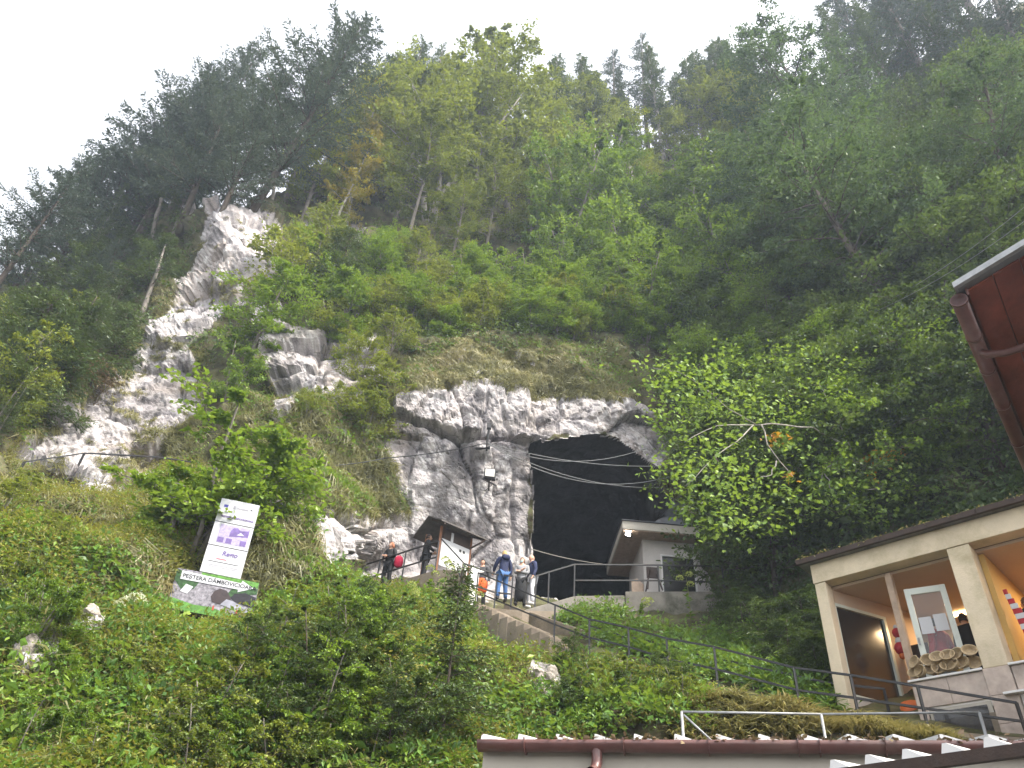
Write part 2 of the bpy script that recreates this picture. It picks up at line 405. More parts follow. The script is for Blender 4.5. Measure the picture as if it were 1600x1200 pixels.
def rbf_fit(pts):
    A = np.array(pts, float); xy = A[:, :2] / 400.0; y = np.log(A[:, 2]); n = len(A)
    d = np.linalg.norm(xy[:, None] - xy[None], axis=2)
    K = np.zeros((n + 3, n + 3)); K[:n, :n] = d + np.eye(n) * 0.012
    K[:n, n] = 1; K[:n, n + 1:] = xy; K[n, :n] = 1; K[n + 1:, :n] = xy.T
    w = np.linalg.solve(K, np.concatenate([y, np.zeros(3)]))
    def ev(px, py):
        q = np.stack([np.ravel(px), np.ravel(py)], 1) / 400.0; out = np.empty(len(q))
        for s in range(0, len(q), 20000):
            b = q[s:s + 20000]; dd = np.linalg.norm(b[:, None] - xy[None], axis=2)
            out[s:s + 20000] = dd @ w[:n] + w[n] + b @ w[n + 1:]
        return np.exp(out).reshape(np.shape(px))
    return ev
depth = rbf_fit(CTRL)
def steps(segs):
    r = []
    for a, b, s in segs: r += list(np.arange(a, b, s))
    return np.array(r + [segs[-1][1]], float)
GX = steps([(-420, -20, 20), (-20, 560, 4), (560, 1060, 2.6), (1060, 1620, 5), (1620, 2020, 20)])
GY = steps([(-260, 200, 12), (200, 540, 5), (540, 940, 2.6), (940, 1220, 4), (1220, 2300, 40)])
PX, PY = np.meshgrid(GX, GY)
cx, cy = np.array(CREST).T
crest_py = np.interp(PX, cx, cy)
PYc = np.maximum(PY, crest_py)
Y0 = depth(PX, PYc)
B = P(PX, PYc, Y0)
over = np.clip(crest_py - PY, 0, None)
B[..., 1] += over * 0.12; B[..., 2] -= over * 0.07             # the far side of the crest
nr, nc = PX.shape
def grid_normals(B):
    du = np.gradient(B, axis=1); dv = np.gradient(B, axis=0)
    n = np.cross(dv, du); n /= (np.linalg.norm(n, axis=2, keepdims=True) + 1e-9)
    n *= np.where(n[..., 1:2] > 0, -1, 1); return n
N0 = grid_normals(B)
flat = B.reshape(-1, 3)
# rock mask with frayed borders
wob = (fbm(flat * 0.9, 3, 5) * 9).reshape(nr, nc)
rockd = np.full(PX.shape, -999.0)
for pl in ROCK:
    xs, ys = zip(*pl); m = (PX > min(xs) - 30) & (PX < max(xs) + 30) & (PY > min(ys) - 30) & (PY < max(ys) + 30)
    if m.any(): rockd[m] = np.maximum(rockd[m], sdf(PX[m], PY[m], pl))
rock = np.clip((rockd + wob + 2) / 7.0, 0, 1)
near_cave = np.clip(1 - poly_dist(PX, PY, CAVE) / 60, 0, 1)
rock = np.maximum(rock, np.where(in_poly(PX, PY, CAVE), 1, 0))
PATH_PX = [(600,915),(680,905),(740,952),(800,955),(864,1004),(920,1022),(982,1037),(1044,1058),(1121,1077),(1250,1110),(1297,1125),(1451,1140),(1600,1150)]
pd = np.full(PX.shape, 1e9)
for a, b in zip(PATH_PX[:-1], PATH_PX[1:]): pd = np.minimum(pd, poly_dist(PX, PY, [a, b]))
calm = np.clip((pd - 12) / 50, 0.04, 1)
# displacement: lumpy soil, fractured limestone
D = fbm(flat * 0.35, 4, 1) * 0.55 * (1 - rock.ravel() * 0.6) + fbm(flat * 1.6, 3, 2) * 0.10
rk = rock.ravel() > 0.01
q = flat[rk]; tilt = np.stack([q[:, 0] * 0.9 + q[:, 2] * 0.35, q[:, 1], q[:, 2] * 1.0 - q[:, 0] * 0.3], 1)
dr = np.zeros(len(q))
for sc_, amp, tl, cr, s_ in ((0.30, 0.75, 0.34, 0.22, 11), (0.8, 0.16, 0.20, 0.07, 23), (2.4, 0.045, 0.18, 0.03, 37), (6.0, 0.02, 0.2, 0.01, 41)):
    w_ = tilt * sc_ + fbm(q * 0.7 * sc_ + 3, 2, s_)[:, None] * 0.16
    f1, f2, cid, cc = worley(w_, s_)
    rv = np.stack([_hash(cid[:, 0], cid[:, 1], cid[:, 2], s_ + k) for k in (5, 6, 7, 8)], 1) - 0.5
    dr += rv[:, 3] * amp * 0.9 + ((w_ - cc) * rv[:, :3]).sum(1) / sc_ * tl - cr * np.exp(-((f2 - f1) / 0.035)) * 1.3
dr += fbm(q * 2.5, 4, 9) * 0.05
rpx, rpy = PX.ravel()[rk], PY.ravel()[rk]
slab = np.clip(sdf(rpx, rpy, [(590,700),(640,690),(735,705),(800,710),(832,740),(834,880),(826,935),(740,930),(600,850)]) / 14, 0, 1)
bed = np.interp(rpx, [600, 660, 700, 735, 775, 820, 1060], [642, 668, 682, 690, 686, 694, 640])      # the bedding joint above the smooth slab
abv = np.clip((bed - rpy) / 3.0, 0, 1) * np.clip((rpx - 590) / 20, 0, 1) * np.clip((840 - rpx) / 20, 0, 1) * (rpy > 590)
dr = dr * (1 - 0.62 * slab) + abv * 0.42 - 0.35 * np.exp(-((rpy - bed - 1.5) / 3.0) ** 2) * ((rpx > 604) & (rpx < 830))
for xa, ya, xb, yb in ((738,705,745,800),(735,800,728,870),(700,612,690,690),(760,625,752,690),(830,630,815,690),(800,705,806,930),(655,830,640,905),(600,800,612,900),(780,640,800,690),(880,600,872,680),(950,610,960,690)):
    dr -= 0.16 * np.exp(-(poly_dist(rpx + 5 * vnoise(q * 1.3, 3), rpy, [(xa, ya), (xb, yb)]) / 2.6) ** 2)
dr *= 1 - 0.6 * np.clip(1 - poly_dist(rpx, rpy, CAVE) / 34, 0, 1) * (rpx > 845)
D[rk] += dr * rock.ravel()[rk]
hollow = [((410,600),30,1.6),((455,605),26,1.6),((560,590),24,0.9),((270,1145),40,0.9),((60,700),22,1.2),((700,690),0.1,0),((520,560),16,0.8),((545,355),10,1.4),((230,1085),40,0.7)]
Dg = D.reshape(nr, nc)
for (hx, hy), hr, hd in hollow:
    Dg -= hd * np.exp(-((PX - hx) ** 2 + ((PY - hy) * 1.7) ** 2) / (hr * hr))
Dg *= calm
T = B + N0 * Dg[..., None]
NRM = grid_normals(T)
# the cave mouth is cut out of the sheet
inc = in_poly(PX, PY, CAVE)
keep = ~((inc[:-1, :-1].astype(int) + inc[1:, :-1] + inc[:-1, 1:] + inc[1:, 1:]) >= 3)
ii = np.arange(nr * nc).reshape(nr, nc)
quads = np.stack([ii[:-1, :-1], ii[1:, :-1], ii[1:, 1:], ii[:-1, 1:]], -1)[keep]
me = np_mesh('hillside', T.reshape(-1, 3), quads, None, None, True)
at = me.attributes.new('rock', 'FLOAT', 'POINT'); at.data.foreach_set('value', rock.ravel().astype(np.float32))
Tf = T.reshape(-1, 3); nv = len(Tf)
def put(nm, v): me.attributes.new(nm, 'FLOAT', 'POINT').data.foreach_set('value', np.clip(v, 0, 1).astype(np.float32))
put('mid', 0.5 + 0.42 * fbm(Tf * 2.0, 5, 70)); put('big', 0.5 + 0.45 * fbm(Tf * 0.4, 3, 71))
wq = Tf + np.stack([fbm(Tf * 5, 2, 80 + k) for k in range(3)], 1) * 0.10
f1, f2, _, _ = worley(wq * 4.5, 72); l2 = 0.5 + 0.5 * fbm(Tf * 0.7, 3, 73)
f1b, _, _, _ = worley(wq * 11.0, 76)
lich = np.maximum(np.clip((0.44 - f1) / 0.12, 0, 1), np.clip((0.42 - f1b) / 0.12, 0, 1) * 0.8) * np.clip((l2 - 0.30) / 0.2, 0, 1)
put('lichen', lich)
put('stain', 0.5 + 0.45 * fbm(Tf * np.array([1.8, 1.8, 0.6]), 4, 74))
f1, f2, _, _ = worley(wq * 1.1 * np.array([1.0, 1.0, 0.7]), 75); put('crack', 1 - np.clip((f2 - f1) / 0.05, 0, 1))
def terrain_mat():
    t = NT('limestone_and_soil'); co = t.obj(); r = t.attr('rock'); mid = t.attr('mid'); fine = t.noise(13, 4, 0.7, co); med = t.noise(4.2, 7, 0.72, co)
    base = t.ramp(t.math('ADD', t.math('MULTIPLY', mid, 0.4), t.math('MULTIPLY', med, 0.6)), [(0.34, (0.11, 0.10, 0.105)), (0.43, (0.26, 0.24, 0.245)), (0.54, (0.37, 0.34, 0.335)), (0.68, (0.45, 0.405, 0.385))])
    base = t.mix(t.maprange(t.attr('big'), 0.5, 0.75, 0, 0.6), base, (0.33, 0.275, 0.235))
    base = t.mix(t.math('MULTIPLY', t.attr('lichen'), t.maprange(fine, 0.38, 0.58, 0.1, 0.9)), base, (0.64, 0.62, 0.61))
    base = t.mix(t.math('MULTIPLY', t.maprange(t.attr('stain'), 0.62, 0.76, 0, 0.7), t.maprange(med, 0.35, 0.55, 0.4, 1)), base, (0.07, 0.065, 0.065))
    base = t.mix(t.math('MULTIPLY', t.attr('crack'), t.maprange(fine, 0.35, 0.6, 0.2, 0.9)), base, (0.04, 0.035, 0.03))
    nz = t.n('ShaderNodeTexNoise'); nz.inputs['Scale'].default_value = 1.6; nz.inputs['Detail'].default_value = 4; t.l(co, nz.inputs['Vector'])
    wv = t.n('ShaderNodeVectorMath', operation='MULTIPLY_ADD'); t.l(nz.outputs['Color'], wv.inputs[0]); wv.inputs[1].default_value = (0.7, 0.7, 0.7); t.l(co, wv.inputs[2])
    mp = t.n('ShaderNodeMapping'); mp.inputs['Rotation'].default_value = (0, 0.35, 0); mp.inputs['Scale'].default_value = (0.8, 0.8, 1.3); t.l(wv.outputs[0], mp.inputs['Vector'])
    v2 = t.n('ShaderNodeTexVoronoi', feature='DISTANCE_TO_EDGE'); v2.inputs['Scale'].default_value = 1.25; t.l(mp.outputs[0], v2.inputs['Vector'])
    line = t.math('MULTIPLY', t.maprange(v2.outputs['Distance'], 0.0, 0.03, 1, 0), t.maprange(med, 0.42, 0.58, 0.0, 1))
    base = t.mix(t.math('MULTIPLY', line, 0.85), base, (0.05, 0.045, 0.04))
    soil = t.ramp(mid, [(0.3, (0.035, 0.027, 0.018)), (0.5, (0.075, 0.058, 0.036)), (0.7, (0.11, 0.10, 0.055))])
    soil = t.mix(t.maprange(fine, 0.45, 0.65, 0, 0.8), soil, (0.06, 0.085, 0.025))
    f = t.math('ADD', r, t.math('MULTIPLY', t.math('SUBTRACT', fine, 0.5), 0.9))
    col = t.mix(t.maprange(f, 0.4, 0.6, 0, 1), soil, base)
    t.principled(col, 0.92, t.bump(t.math('ADD', fine, t.math('MULTIPLY', med, 1.5)), 0.7, 0.07), 0, 0.12); return t.m
M['terrain'] = terrain_mat()
me.materials.append(M['terrain'])
rq = rock.ravel()[quads].mean(1); me.polygons.foreach_set('use_smooth', rq < 0.5); me.update()
hill = link('hillside', me); tag(hill, kind='structure')

def _idx(a, g): 
    i = np.clip(np.searchsorted(g, a) - 1, 0, len(g) - 2); return i, (a - g[i]) / (g[i + 1] - g[i])
def ground(px, py, arr=None):
    A = T if arr is None else arr
    px = np.asarray(px, float); py = np.asarray(py, float)
    i, u = _idx(px, GX); j, v = _idx(py, GY)
    if A.ndim == 3: u = u[..., None]; v = v[..., None]
    return (A[j, i] * (1 - u) + A[j, i + 1] * u) * (1 - v) + (A[j + 1, i] * (1 - u) + A[j + 1, i + 1] * u) * v
def ground_n(px, py):
    n = ground(px, py, NRM); return n / (np.linalg.norm(n, axis=-1, keepdims=True) + 1e-9)

# flat valley floor, out to the horizon
gr = MB(); gr.add([(-900, -900, 0), (900, -900, 0), (900, 900, 0), (-900, 900, 0)], [(0, 1, 2, 3)])
tag(gr.build('ground', M['asphalt']), kind='structure')

# cave: a tunnel that runs back from the mouth
cp = np.array(CAVE, float); ctr = cp.mean(0)
dense = []
for k in range(len(cp)):
    a, b = cp[k], cp[(k + 1) % len(cp)]; m_ = max(2, int(np.linalg.norm(b - a) / 9))
    dense += [a + (b - a) * j / m_ for j in range(m_)]
dense = np.array(dense)
out = dense + (dense - ctr) / np.linalg.norm(dense - ctr, axis=1, keepdims=True) * 8
ring0 = P(out[:, 0], out[:, 1], depth(out[:, 0], out[:, 1]) + 0.35)
rings = [ring0]; mid0 = ring0.mean(0)
for k in range(1, 22):
    s = k / 21; sc_ = 1 + 0.12 * math.sin(s * 5) - 0.25 * s
    rg = mid0 + (ring0 - mid0) * sc_; rg[:, 1] = mid0[1] + (ring0[:, 1] - mid0[1]) * (1 - s) + s * 24 + (0.0)
    rg[:, 0] += 2.5 * s * s
    rg[:, 2] += 0.5 * s
    rg[:, 2] = np.maximum(rg[:, 2], 11.6)
    nz = fbm(rg * 0.45, 4, 50) * 0.55 * min(1, k / 2)
    dirn = (rg - rg.mean(0)); dirn[:, 1] = 0; dirn /= np.linalg.norm(dirn, axis=1, keepdims=True)
    rings.append(rg - dirn * np.abs(nz)[:, None] * 1.3)
V = np.concatenate(rings + [rings[-1].mean(0)[None]]); n_ = len(dense); Q = []
for k in range(len(rings) - 1):
    for j in range(n_): Q.append((k * n_ + j, k * n_ + (j + 1) % n_, (k + 1) * n_ + (j + 1) % n_, (k + 1) * n_ + j))
last = (len(rings) - 1) * n_
for j in range(n_): Q.append((last + j, last + (j + 1) % n_, len(V) - 1, len(V) - 1))
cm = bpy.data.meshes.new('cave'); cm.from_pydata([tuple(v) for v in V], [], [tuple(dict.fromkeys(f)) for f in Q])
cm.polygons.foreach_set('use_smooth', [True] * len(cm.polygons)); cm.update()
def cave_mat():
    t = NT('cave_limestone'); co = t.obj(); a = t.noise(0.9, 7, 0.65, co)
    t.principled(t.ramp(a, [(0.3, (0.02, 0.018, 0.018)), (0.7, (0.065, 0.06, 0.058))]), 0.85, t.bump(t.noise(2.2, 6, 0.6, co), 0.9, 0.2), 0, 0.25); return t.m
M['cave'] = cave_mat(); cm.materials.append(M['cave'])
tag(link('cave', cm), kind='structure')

# ------------------------------------------------------------------ foliage builders
def unit(v): return v / (np.linalg.norm(v, axis=-1, keepdims=True) + 1e-9)
SHAPES = {
 'rhomb': np.array([(0, 0, 0), (0.48, -0.30, 0.05), (1, 0, -0.04), (0.48, 0.30, 0.05)], float),
 'blade': np.array([(0, 0, 0), (0.5, -0.11, 0.02), (1, 0, -0.05), (0.5, 0.11, 0.02)], float),
 'spray': np.array([(0, -0.05, 0), (0.55, -0.20, -0.04), (1, 0, -0.12), (0.55, 0.20, -0.04)], float),
}
MAPLE = np.array([(0, 0, 0), (0.12, -0.38, 0.02), (0.42, -0.26, 0.04), (0.72, -0.36, 0), (0.64, -0.12, 0.02), (1, 0, -0.04), (0.64, 0.12, 0.02), (0.72, 0.36, 0), (0.42, 0.26, 0.04), (0.12, 0.38, 0.02)], float)
MAPLE_F = np.array([(0, 1, 2, 2), (0, 2, 4, 4), (2, 3, 4, 4), (0, 4, 5, 6), (0, 6, 8, 8), (6, 7, 8, 8), (0, 8, 9, 9)])
def leaves(C, A, N, S, shape='rhomb'):
    """one small face per leaf: base point, axis, normal and length"""
    A = unit(A); N = unit(N - (N * A).sum(1, keepdims=True) * A); X = np.cross(N, A)
    sh = SHAPES[shape]
    V = C[:, None] + S[:, None, None] * (sh[None, :, 0:1] * A[:, None] + sh[None, :, 1:2] * X[:, None] + sh[None, :, 2:3] * N[:, None])
    k = len(sh); Fq = np.arange(len(C))[:, None] * k + np.arange(k)[None]
    return V.reshape(-1, 3), Fq
class Leaves:
    def __init__(s): s.C = []; s.A = []; s.N = []; s.S = []; s.T = []
    def add(s, C, A, N, S, T): s.C.append(C); s.A.append(A); s.N.append(N); s.S.append(S); s.T.append(T)
    def mesh(s, name, mat, shape='rhomb'):
        C, A, N, S, T_ = (np.concatenate(q) for q in (s.C, s.A, s.N, s.S, s.T))
        V, Fq = leaves(C, A, N, S, shape)
        return np_mesh(name, V, Fq, np.repeat(T_, len(SHAPES[shape])), mat)
def wood_mesh(name, mb, mat):
    me = bpy.data.meshes.new(name); me.from_pydata(mb.v, [], mb.f)
    me.polygons.foreach_set('use_smooth', [True] * len(mb.f)); me.materials.append(mat); me.update(); return me
def bark(name, c, scale=6):
    t = NT(name); co = t.obj(); mp = t.n('ShaderNodeMapping'); mp.inputs['Scale'].default_value = (1, 1, 0.3); t.l(co, mp.inputs['Vector'])
    a = t.noise(scale, 6, 0.65, mp.outputs[0]); b = t.noise(2.0, 4, 0.6, co)
    col = t.ramp(a, [(0.3, tuple(q * 0.45 for q in c)), (0.7, tuple(min(1, q * 1.25) for q in c))])
    col = t.mix(t.maprange(b, 0.5, 0.65, 0, 0.5), col, (0.05, 0.06, 0.03))
    t.principled(col, 0.9, t.bump(a, 0.6, 0.03), 0, 0.15); return t.m
M['bark_dark'] = bark('bark_dark', (0.085, 0.068, 0.055))
M['bark_grey'] = bark('bark_grey', (0.17, 0.15, 0.13))
M['bark_pale'] = bark('bark_pale', (0.34, 0.31, 0.27), 3)
M['leaf_beech'] = leafmat('leaf_beech', (0.05, 0.088, 0.016), (0.14, 0.19, 0.026), (0.27, 0.295, 0.036))
M['leaf_bright'] = leafmat('leaf_bright', (0.036, 0.082, 0.013), (0.11, 0.20, 0.022), (0.235, 0.325, 0.036))
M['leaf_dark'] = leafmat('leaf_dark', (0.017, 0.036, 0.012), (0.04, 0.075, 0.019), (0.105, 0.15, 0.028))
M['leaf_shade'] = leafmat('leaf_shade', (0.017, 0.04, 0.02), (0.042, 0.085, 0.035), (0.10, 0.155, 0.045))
M['leaf_yellow'] = leafmat('leaf_yellow', (0.11, 0.13, 0.02), (0.20, 0.20, 0.03), (0.32, 0.25, 0.035))
M['leaf_maple'] = leafmat('leaf_maple', (0.07, 0.14, 0.02), (0.15, 0.25, 0.03), (0.27, 0.36, 0.06), 0.4, 0.2)
M['leaf_orange'] = leafmat('leaf_orange', (0.30, 0.12, 0.015), (0.42, 0.20, 0.02), (0.50, 0.30, 0.03))
M['needle_blue'] = leafmat('needle_blue', (0.032, 0.052, 0.046), (0.065, 0.095, 0.075), (0.115, 0.145, 0.095), 0.15)
M['needle_green'] = leafmat('needle_green', (0.03, 0.055, 0.02), (0.06, 0.095, 0.03), (0.12, 0.16, 0.045), 0.2)
M['needle_dry'] = leafmat('needle_dry', (0.09, 0.06, 0.04), (0.15, 0.10, 0.06), (0.2, 0.15, 0.08), 0.15)
M['grass'] = leafmat('grass_blades', (0.085, 0.085, 0.03), (0.15, 0.15, 0.045), (0.27, 0.225, 0.10), 0.3, 0)
M['grass_green'] = leafmat('grass_green', (0.05, 0.10, 0.02), (0.10, 0.19, 0.03), (0.19, 0.27, 0.05), 0.35, 0)
M['herb'] = leafmat('herb_leaves', (0.03, 0.075, 0.014), (0.085, 0.175, 0.024), (0.215, 0.285, 0.04), 0.35, 0)
M['herb_yellow'] = leafmat('herb_yellow', (0.08, 0.10, 0.02), (0.17, 0.18, 0.03), (0.30, 0.27, 0.05), 0.35, 0)

def gen_broadleaf(name, seed, H=10.0, crown0=0.25, W=4.0, nb=26, nsub=7, nl=26, ls=0.22, rise=0.5, flat=0.35, leaf='leaf_beech', barkm='bark_grey', trunk_r=0.16, shape='rhomb', multi=1, spread=0.33, tint=(0.45, 0.18)):
    rng = np.random.default_rng(seed); wb = MB(); L = Leaves()
    for mstem in range(multi):
        az0 = rng.uniform(0, 6.28); lean = (0.05 if multi == 1 else 0.22) * H
        tp = []
        ph = rng.uniform(0, 6.28)
        hh = H * (1 if mstem == 0 else rng.uniform(0.75, 0.95))
        for k in range(8):
            t = k / 7
            tp.append(np.array([math.cos(az0) * lean * t ** 1.3 + 0.02 * H * math.sin(ph + 4 * t), math.sin(az0) * lean * t ** 1.3 + 0.02 * H * math.cos(ph + 3 * t), hh * 0.95 * t]))
        tp = np.array(tp); tp[0, 2] = -0.5
        wb.tube(tp, [trunk_r * (1 - 0.9 * k / 7) + 0.012 for k in range(8)], 7)
        n_b = nb // multi
        for b in range(n_b):
            t = crown0 + (1 - crown0) * (b + rng.uniform(0, 1)) / n_b
            x = t * 7; i = min(6, int(x)); s0 = tp[i] * (1 - (x - i)) + tp[i + 1] * (x - i)
            az = az0 + b * 2.4 + rng.normal(0, 0.4)
            pr = math.sin(math.pi * min(1, max(0.05, (t - crown0) / (1 - crown0) * 0.82 + 0.18))) ** 0.7
            ln = W * pr * rng.uniform(0.6, 1.12)
            el = rise * (0.3 + 1.1 * t) + rng.normal(0, 0.15)
            d = np.array([math.cos(az) * math.cos(el), math.sin(az) * math.cos(el), math.sin(el)])
            pts = []
            for k in range(6):
                u = k / 5; pts.append(s0 + d * ln * u + np.array([0, 0, -0.22 * ln * u * u]) + rng.normal(0, 0.03 * ln, 3) * u)
            pts = np.array(pts)
            wb.tube(pts, [max(0.008, trunk_r * 0.38 * (1 - t * 0.6) * (1 - u / 5.5)) for u in range(6)], 4, False)
            for j in range(nsub):
                s = 0.22 + 0.78 * (j + rng.uniform(0, 1)) / nsub
                x = s * 5; i = min(4, int(x)); p0 = pts[i] * (1 - (x - i)) + pts[i + 1] * (x - i)
                side = (1 if j % 2 else -1) * rng.uniform(0.3, 1.2)
                a2 = az + side; l2 = ln * spread * rng.uniform(0.6, 1.3) * (1.25 - 0.5 * s)
                d2 = np.array([math.cos(a2), math.sin(a2), rng.normal(0.06, 0.25)]); d2 /= np.linalg.norm(d2)
                wb.tube([p0, p0 + d2 * l2 * 0.5 + (0, 0, 0.02 * ln), p0 + d2 * l2], [0.012, 0.009, 0.004], 3, False)
                m = max(3, int(nl * rng.uniform(0.6, 1.3)))
                u = rng.uniform(0.05, 1.08, m)[:, None]
                jit = rng.normal(0, 1, (m, 3)) * np.array([1, 1, flat]) * l2 * 0.21
                C = p0 + d2 * l2 * u + jit
                A = d2 + rng.normal(0, 0.75, (m, 3)) + (0, 0, -0.25)
                N = np.array([0, 0, 1.0]) + rng.normal(0, 0.45, (m, 3))
                L.add(C, A, N, ls * rng.uniform(0.6, 1.3, m), np.clip(rng.normal(tint[0], tint[1], m) + rng.normal(0, 0.1), 0, 1))
    zt = float(np.percentile(np.concatenate(L.C)[:, 2], 99.7)); return wood_mesh(name + '_wood', wb, M[barkm]), L.mesh(name + '_leaves', M[leaf], shape), zt

def gen_conifer(name, seed, H=14.0, W=2.6, start=0.12, whorl=0.42, droop=0.35, needle='needle_blue', barkm='bark_dark', dens=1.0, irregular=0.25, ns=0.34, up=0.0, bare=0.0, trunk_r=None):
    rng = np.random.default_rng(seed); wb = MB(); L = Leaves()
    tr = trunk_r or H * 0.012
    bend = rng.normal(0, 0.02 * H, 2)
    def tpt(t): return np.array([bend[0] * t * t, bend[1] * t * t, H * t])
    wb.tube([tpt(k / 7) - (np.array([0, 0, 0.5]) if k == 0 else 0) for k in range(8)], [tr * (1 - 0.93 * k / 7) + 0.01 for k in range(8)], 7)
    z = start * H
    while z < H * 0.985:
        t = z / H; nbr = int(rng.integers(4, 7))
        for b in range(nbr):
            if rng.uniform() < bare: continue
            az = rng.uniform(0, 6.28); ln = W * ((1 - t) ** 0.85 * 0.92 + 0.05) * rng.uniform(1 - irregular * 1.6, 1 + irregular)
            ln *= min(1, 0.55 + (t - start) * 3)
            if ln < 0.12: ln = 0.12
            el = up + 0.35 * t - 0.1 + rng.normal(0, 0.12)
            d = np.array([math.cos(az), math.sin(az), math.tan(el)]); s0 = tpt(t)
            k5 = np.linspace(0, 1, 5); pts = s0 + d * ln * k5[:, None] + np.stack([0 * k5, 0 * k5, -droop * ln * k5 ** 2 * (1 - t * 0.6) + 0.12 * ln * k5 ** 4], 1)
            wb.tube(pts, [max(0.006, tr * 0.30 * (1 - t) * (1 - k / 5) + 0.006) for k in range(5)], 3, False)
            nsh = max(3, int(ln / 0.2 * dens))
            s = rng.uniform(0.12, 1.0, nsh); x = s * 4; i = np.minimum(3, x.astype(int)); fr = (x - i)[:, None]
            p0 = pts[i] * (1 - fr) + pts[i + 1] * fr
            side = np.where(rng.uniform(size=nsh) < 0.5, 1, -1) * rng.uniform(0.35, 1.1, nsh)
            a2 = az + side; l2 = np.clip(ln * 0.32 * (1.15 - s) + 0.12, 0.1, 0.8)
            d2 = np.stack([np.cos(a2), np.sin(a2), rng.normal(-0.22, 0.2, nsh) + up * 0.5], 1)
            for u in (0.0, 0.33, 0.66):
                C = p0 + d2 * (l2 * u)[:, None] + rng.normal(0, 0.03, (nsh, 3))
                A = d2 + rng.normal(0, 0.35, (nsh, 3)); N = np.array([0, 0, 1.0]) + rng.normal(0, 0.5, (nsh, 3))
                L.add(C, A, N, ns * rng.uniform(0.6, 1.2, nsh), np.clip(rng.normal(0.45, 0.2, nsh), 0, 1))
        z += whorl * rng.uniform(0.7, 1.3) * (1 - 0.35 * t)
    return wood_mesh(name + '_wood', wb, M[barkm]), L.mesh(name + '_needles', M[needle], 'spray'), H * 1.01

PROTO = {}
PROTO['beech'] = gen_broadleaf('beech', 1, 20, 0.24, 6.8, 48, 6, 58, 0.25, 0.6, 0.30, 'leaf_beech', 'bark_pale', 0.2, multi=3, spread=0.25)
PROTO['beech2'] = gen_broadleaf('beech2', 2, 18, 0.2, 5.2, 44, 6, 58, 0.24, 0.7, 0.32, 'leaf_beech', 'bark_grey', 0.2, spread=0.25)
PROTO['golden'] = gen_broadleaf('golden', 3, 20, 0.2, 4.8, 42, 6, 54, 0.24, 0.75, 0.32, 'leaf_yellow', 'bark_pale', 0.18, spread=0.25)
PROTO['bright'] = gen_broadleaf('bright', 4, 10, 0.12, 4.2, 40, 6, 62, 0.20, 0.6, 0.34, 'leaf_bright', 'bark_grey', 0.12, multi=2, spread=0.26)
PROTO['bright2'] = gen_broadleaf('bright2', 5, 5, 0.1, 2.1, 40, 7, 40, 0.125, 0.5, 0.4, 'leaf_bright', 'bark_grey', 0.06, spread=0.3)
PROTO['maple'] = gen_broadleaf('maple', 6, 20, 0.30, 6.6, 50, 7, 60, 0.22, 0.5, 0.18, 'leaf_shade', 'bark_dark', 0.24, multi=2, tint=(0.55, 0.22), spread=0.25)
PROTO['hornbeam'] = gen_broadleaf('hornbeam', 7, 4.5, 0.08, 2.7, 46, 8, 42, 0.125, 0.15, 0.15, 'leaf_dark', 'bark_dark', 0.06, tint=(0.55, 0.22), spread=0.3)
PROTO['hornbeam2'] = gen_broadleaf('hornbeam2', 8, 4.5, 0.08, 2.5, 44, 8, 42, 0.12, 0.3, 0.2, 'leaf_bright', 'bark_dark', 0.06, tint=(0.32, 0.2), spread=0.3)
PROTO['shrub'] = gen_broadleaf('shrub', 9, 3.5, 0.05, 1.7, 36, 7, 36, 0.115, 0.75, 0.5, 'leaf_bright', 'bark_grey', 0.03, multi=4, tint=(0.5, 0.2))
PROTO['shrub2'] = gen_broadleaf('shrub2', 10, 3.5, 0.05, 1.6, 34, 7, 30, 0.105, 0.7, 0.4, 'leaf_beech', 'bark_grey', 0.03, multi=3, tint=(0.4, 0.2))
PROTO['shrub3'] = gen_broadleaf('shrub3', 11, 3.5, 0.05, 1.6, 34, 7, 34, 0.105, 0.6, 0.4, 'leaf_dark', 'bark_dark', 0.03, multi=3, tint=(0.6, 0.2))
PROTO['pine'] = gen_conifer('pine', 12, 20, 4.6, 0.16, 0.5, 0.15, 'needle_blue', 'bark_dark', 5.0, 0.6, 0.20, 0.38, 0.2, trunk_r=0.2)
PROTO['pine2'] = gen_conifer('pine2', 13, 16, 4.6, 0.2, 0.5, 0.22, 'needle_blue', 'bark_dark', 5.0, 0.7, 0.20, 0.25, 0.25, trunk_r=0.18)
PROTO['spruce'] = gen_conifer('spruce', 14, 22, 3.0, 0.3, 0.6, 0.32, 'needle_blue', 'bark_grey', 4.0, 0.65, 0.21, 0.12, 0.22)
PROTO['spruce2'] = gen_conifer('spruce2', 15, 17, 2.7, 0.38, 0.45, 0.35, 'needle_green', 'bark_pale', 4.5, 0.45, 0.20, 0.05, 0.12)
PROTO['larch'] = gen_conifer('larch', 16, 22, 4.2, 0.15, 0.55, 0.2, 'needle_green', 'bark_grey', 4.6, 0.5, 0.21, 0.2, 0.1)
PROTO['yew'] = gen_conifer('yew', 17, 4, 2.4, 0.08, 0.2, 0.35, 'needle_green', 'bark_dark', 4.0, 0.4, 0.15, 0.0)
PROTO['brown_scrub'] = gen_conifer('brown_scrub', 18, 2.4, 1.4, 0.05, 0.2, 0.2, 'needle_dry', 'bark_dark', 2.2, 0.5, 0.14, 0.2, 0.2)
PROTO['young_spruce'] = gen_conifer('young_spruce', 19, 6, 1.75, 0.05, 0.22, 0.25, 'needle_green', 'bark_dark', 4.2, 0.35, 0.13, 0.12, 0.0, 0.05)

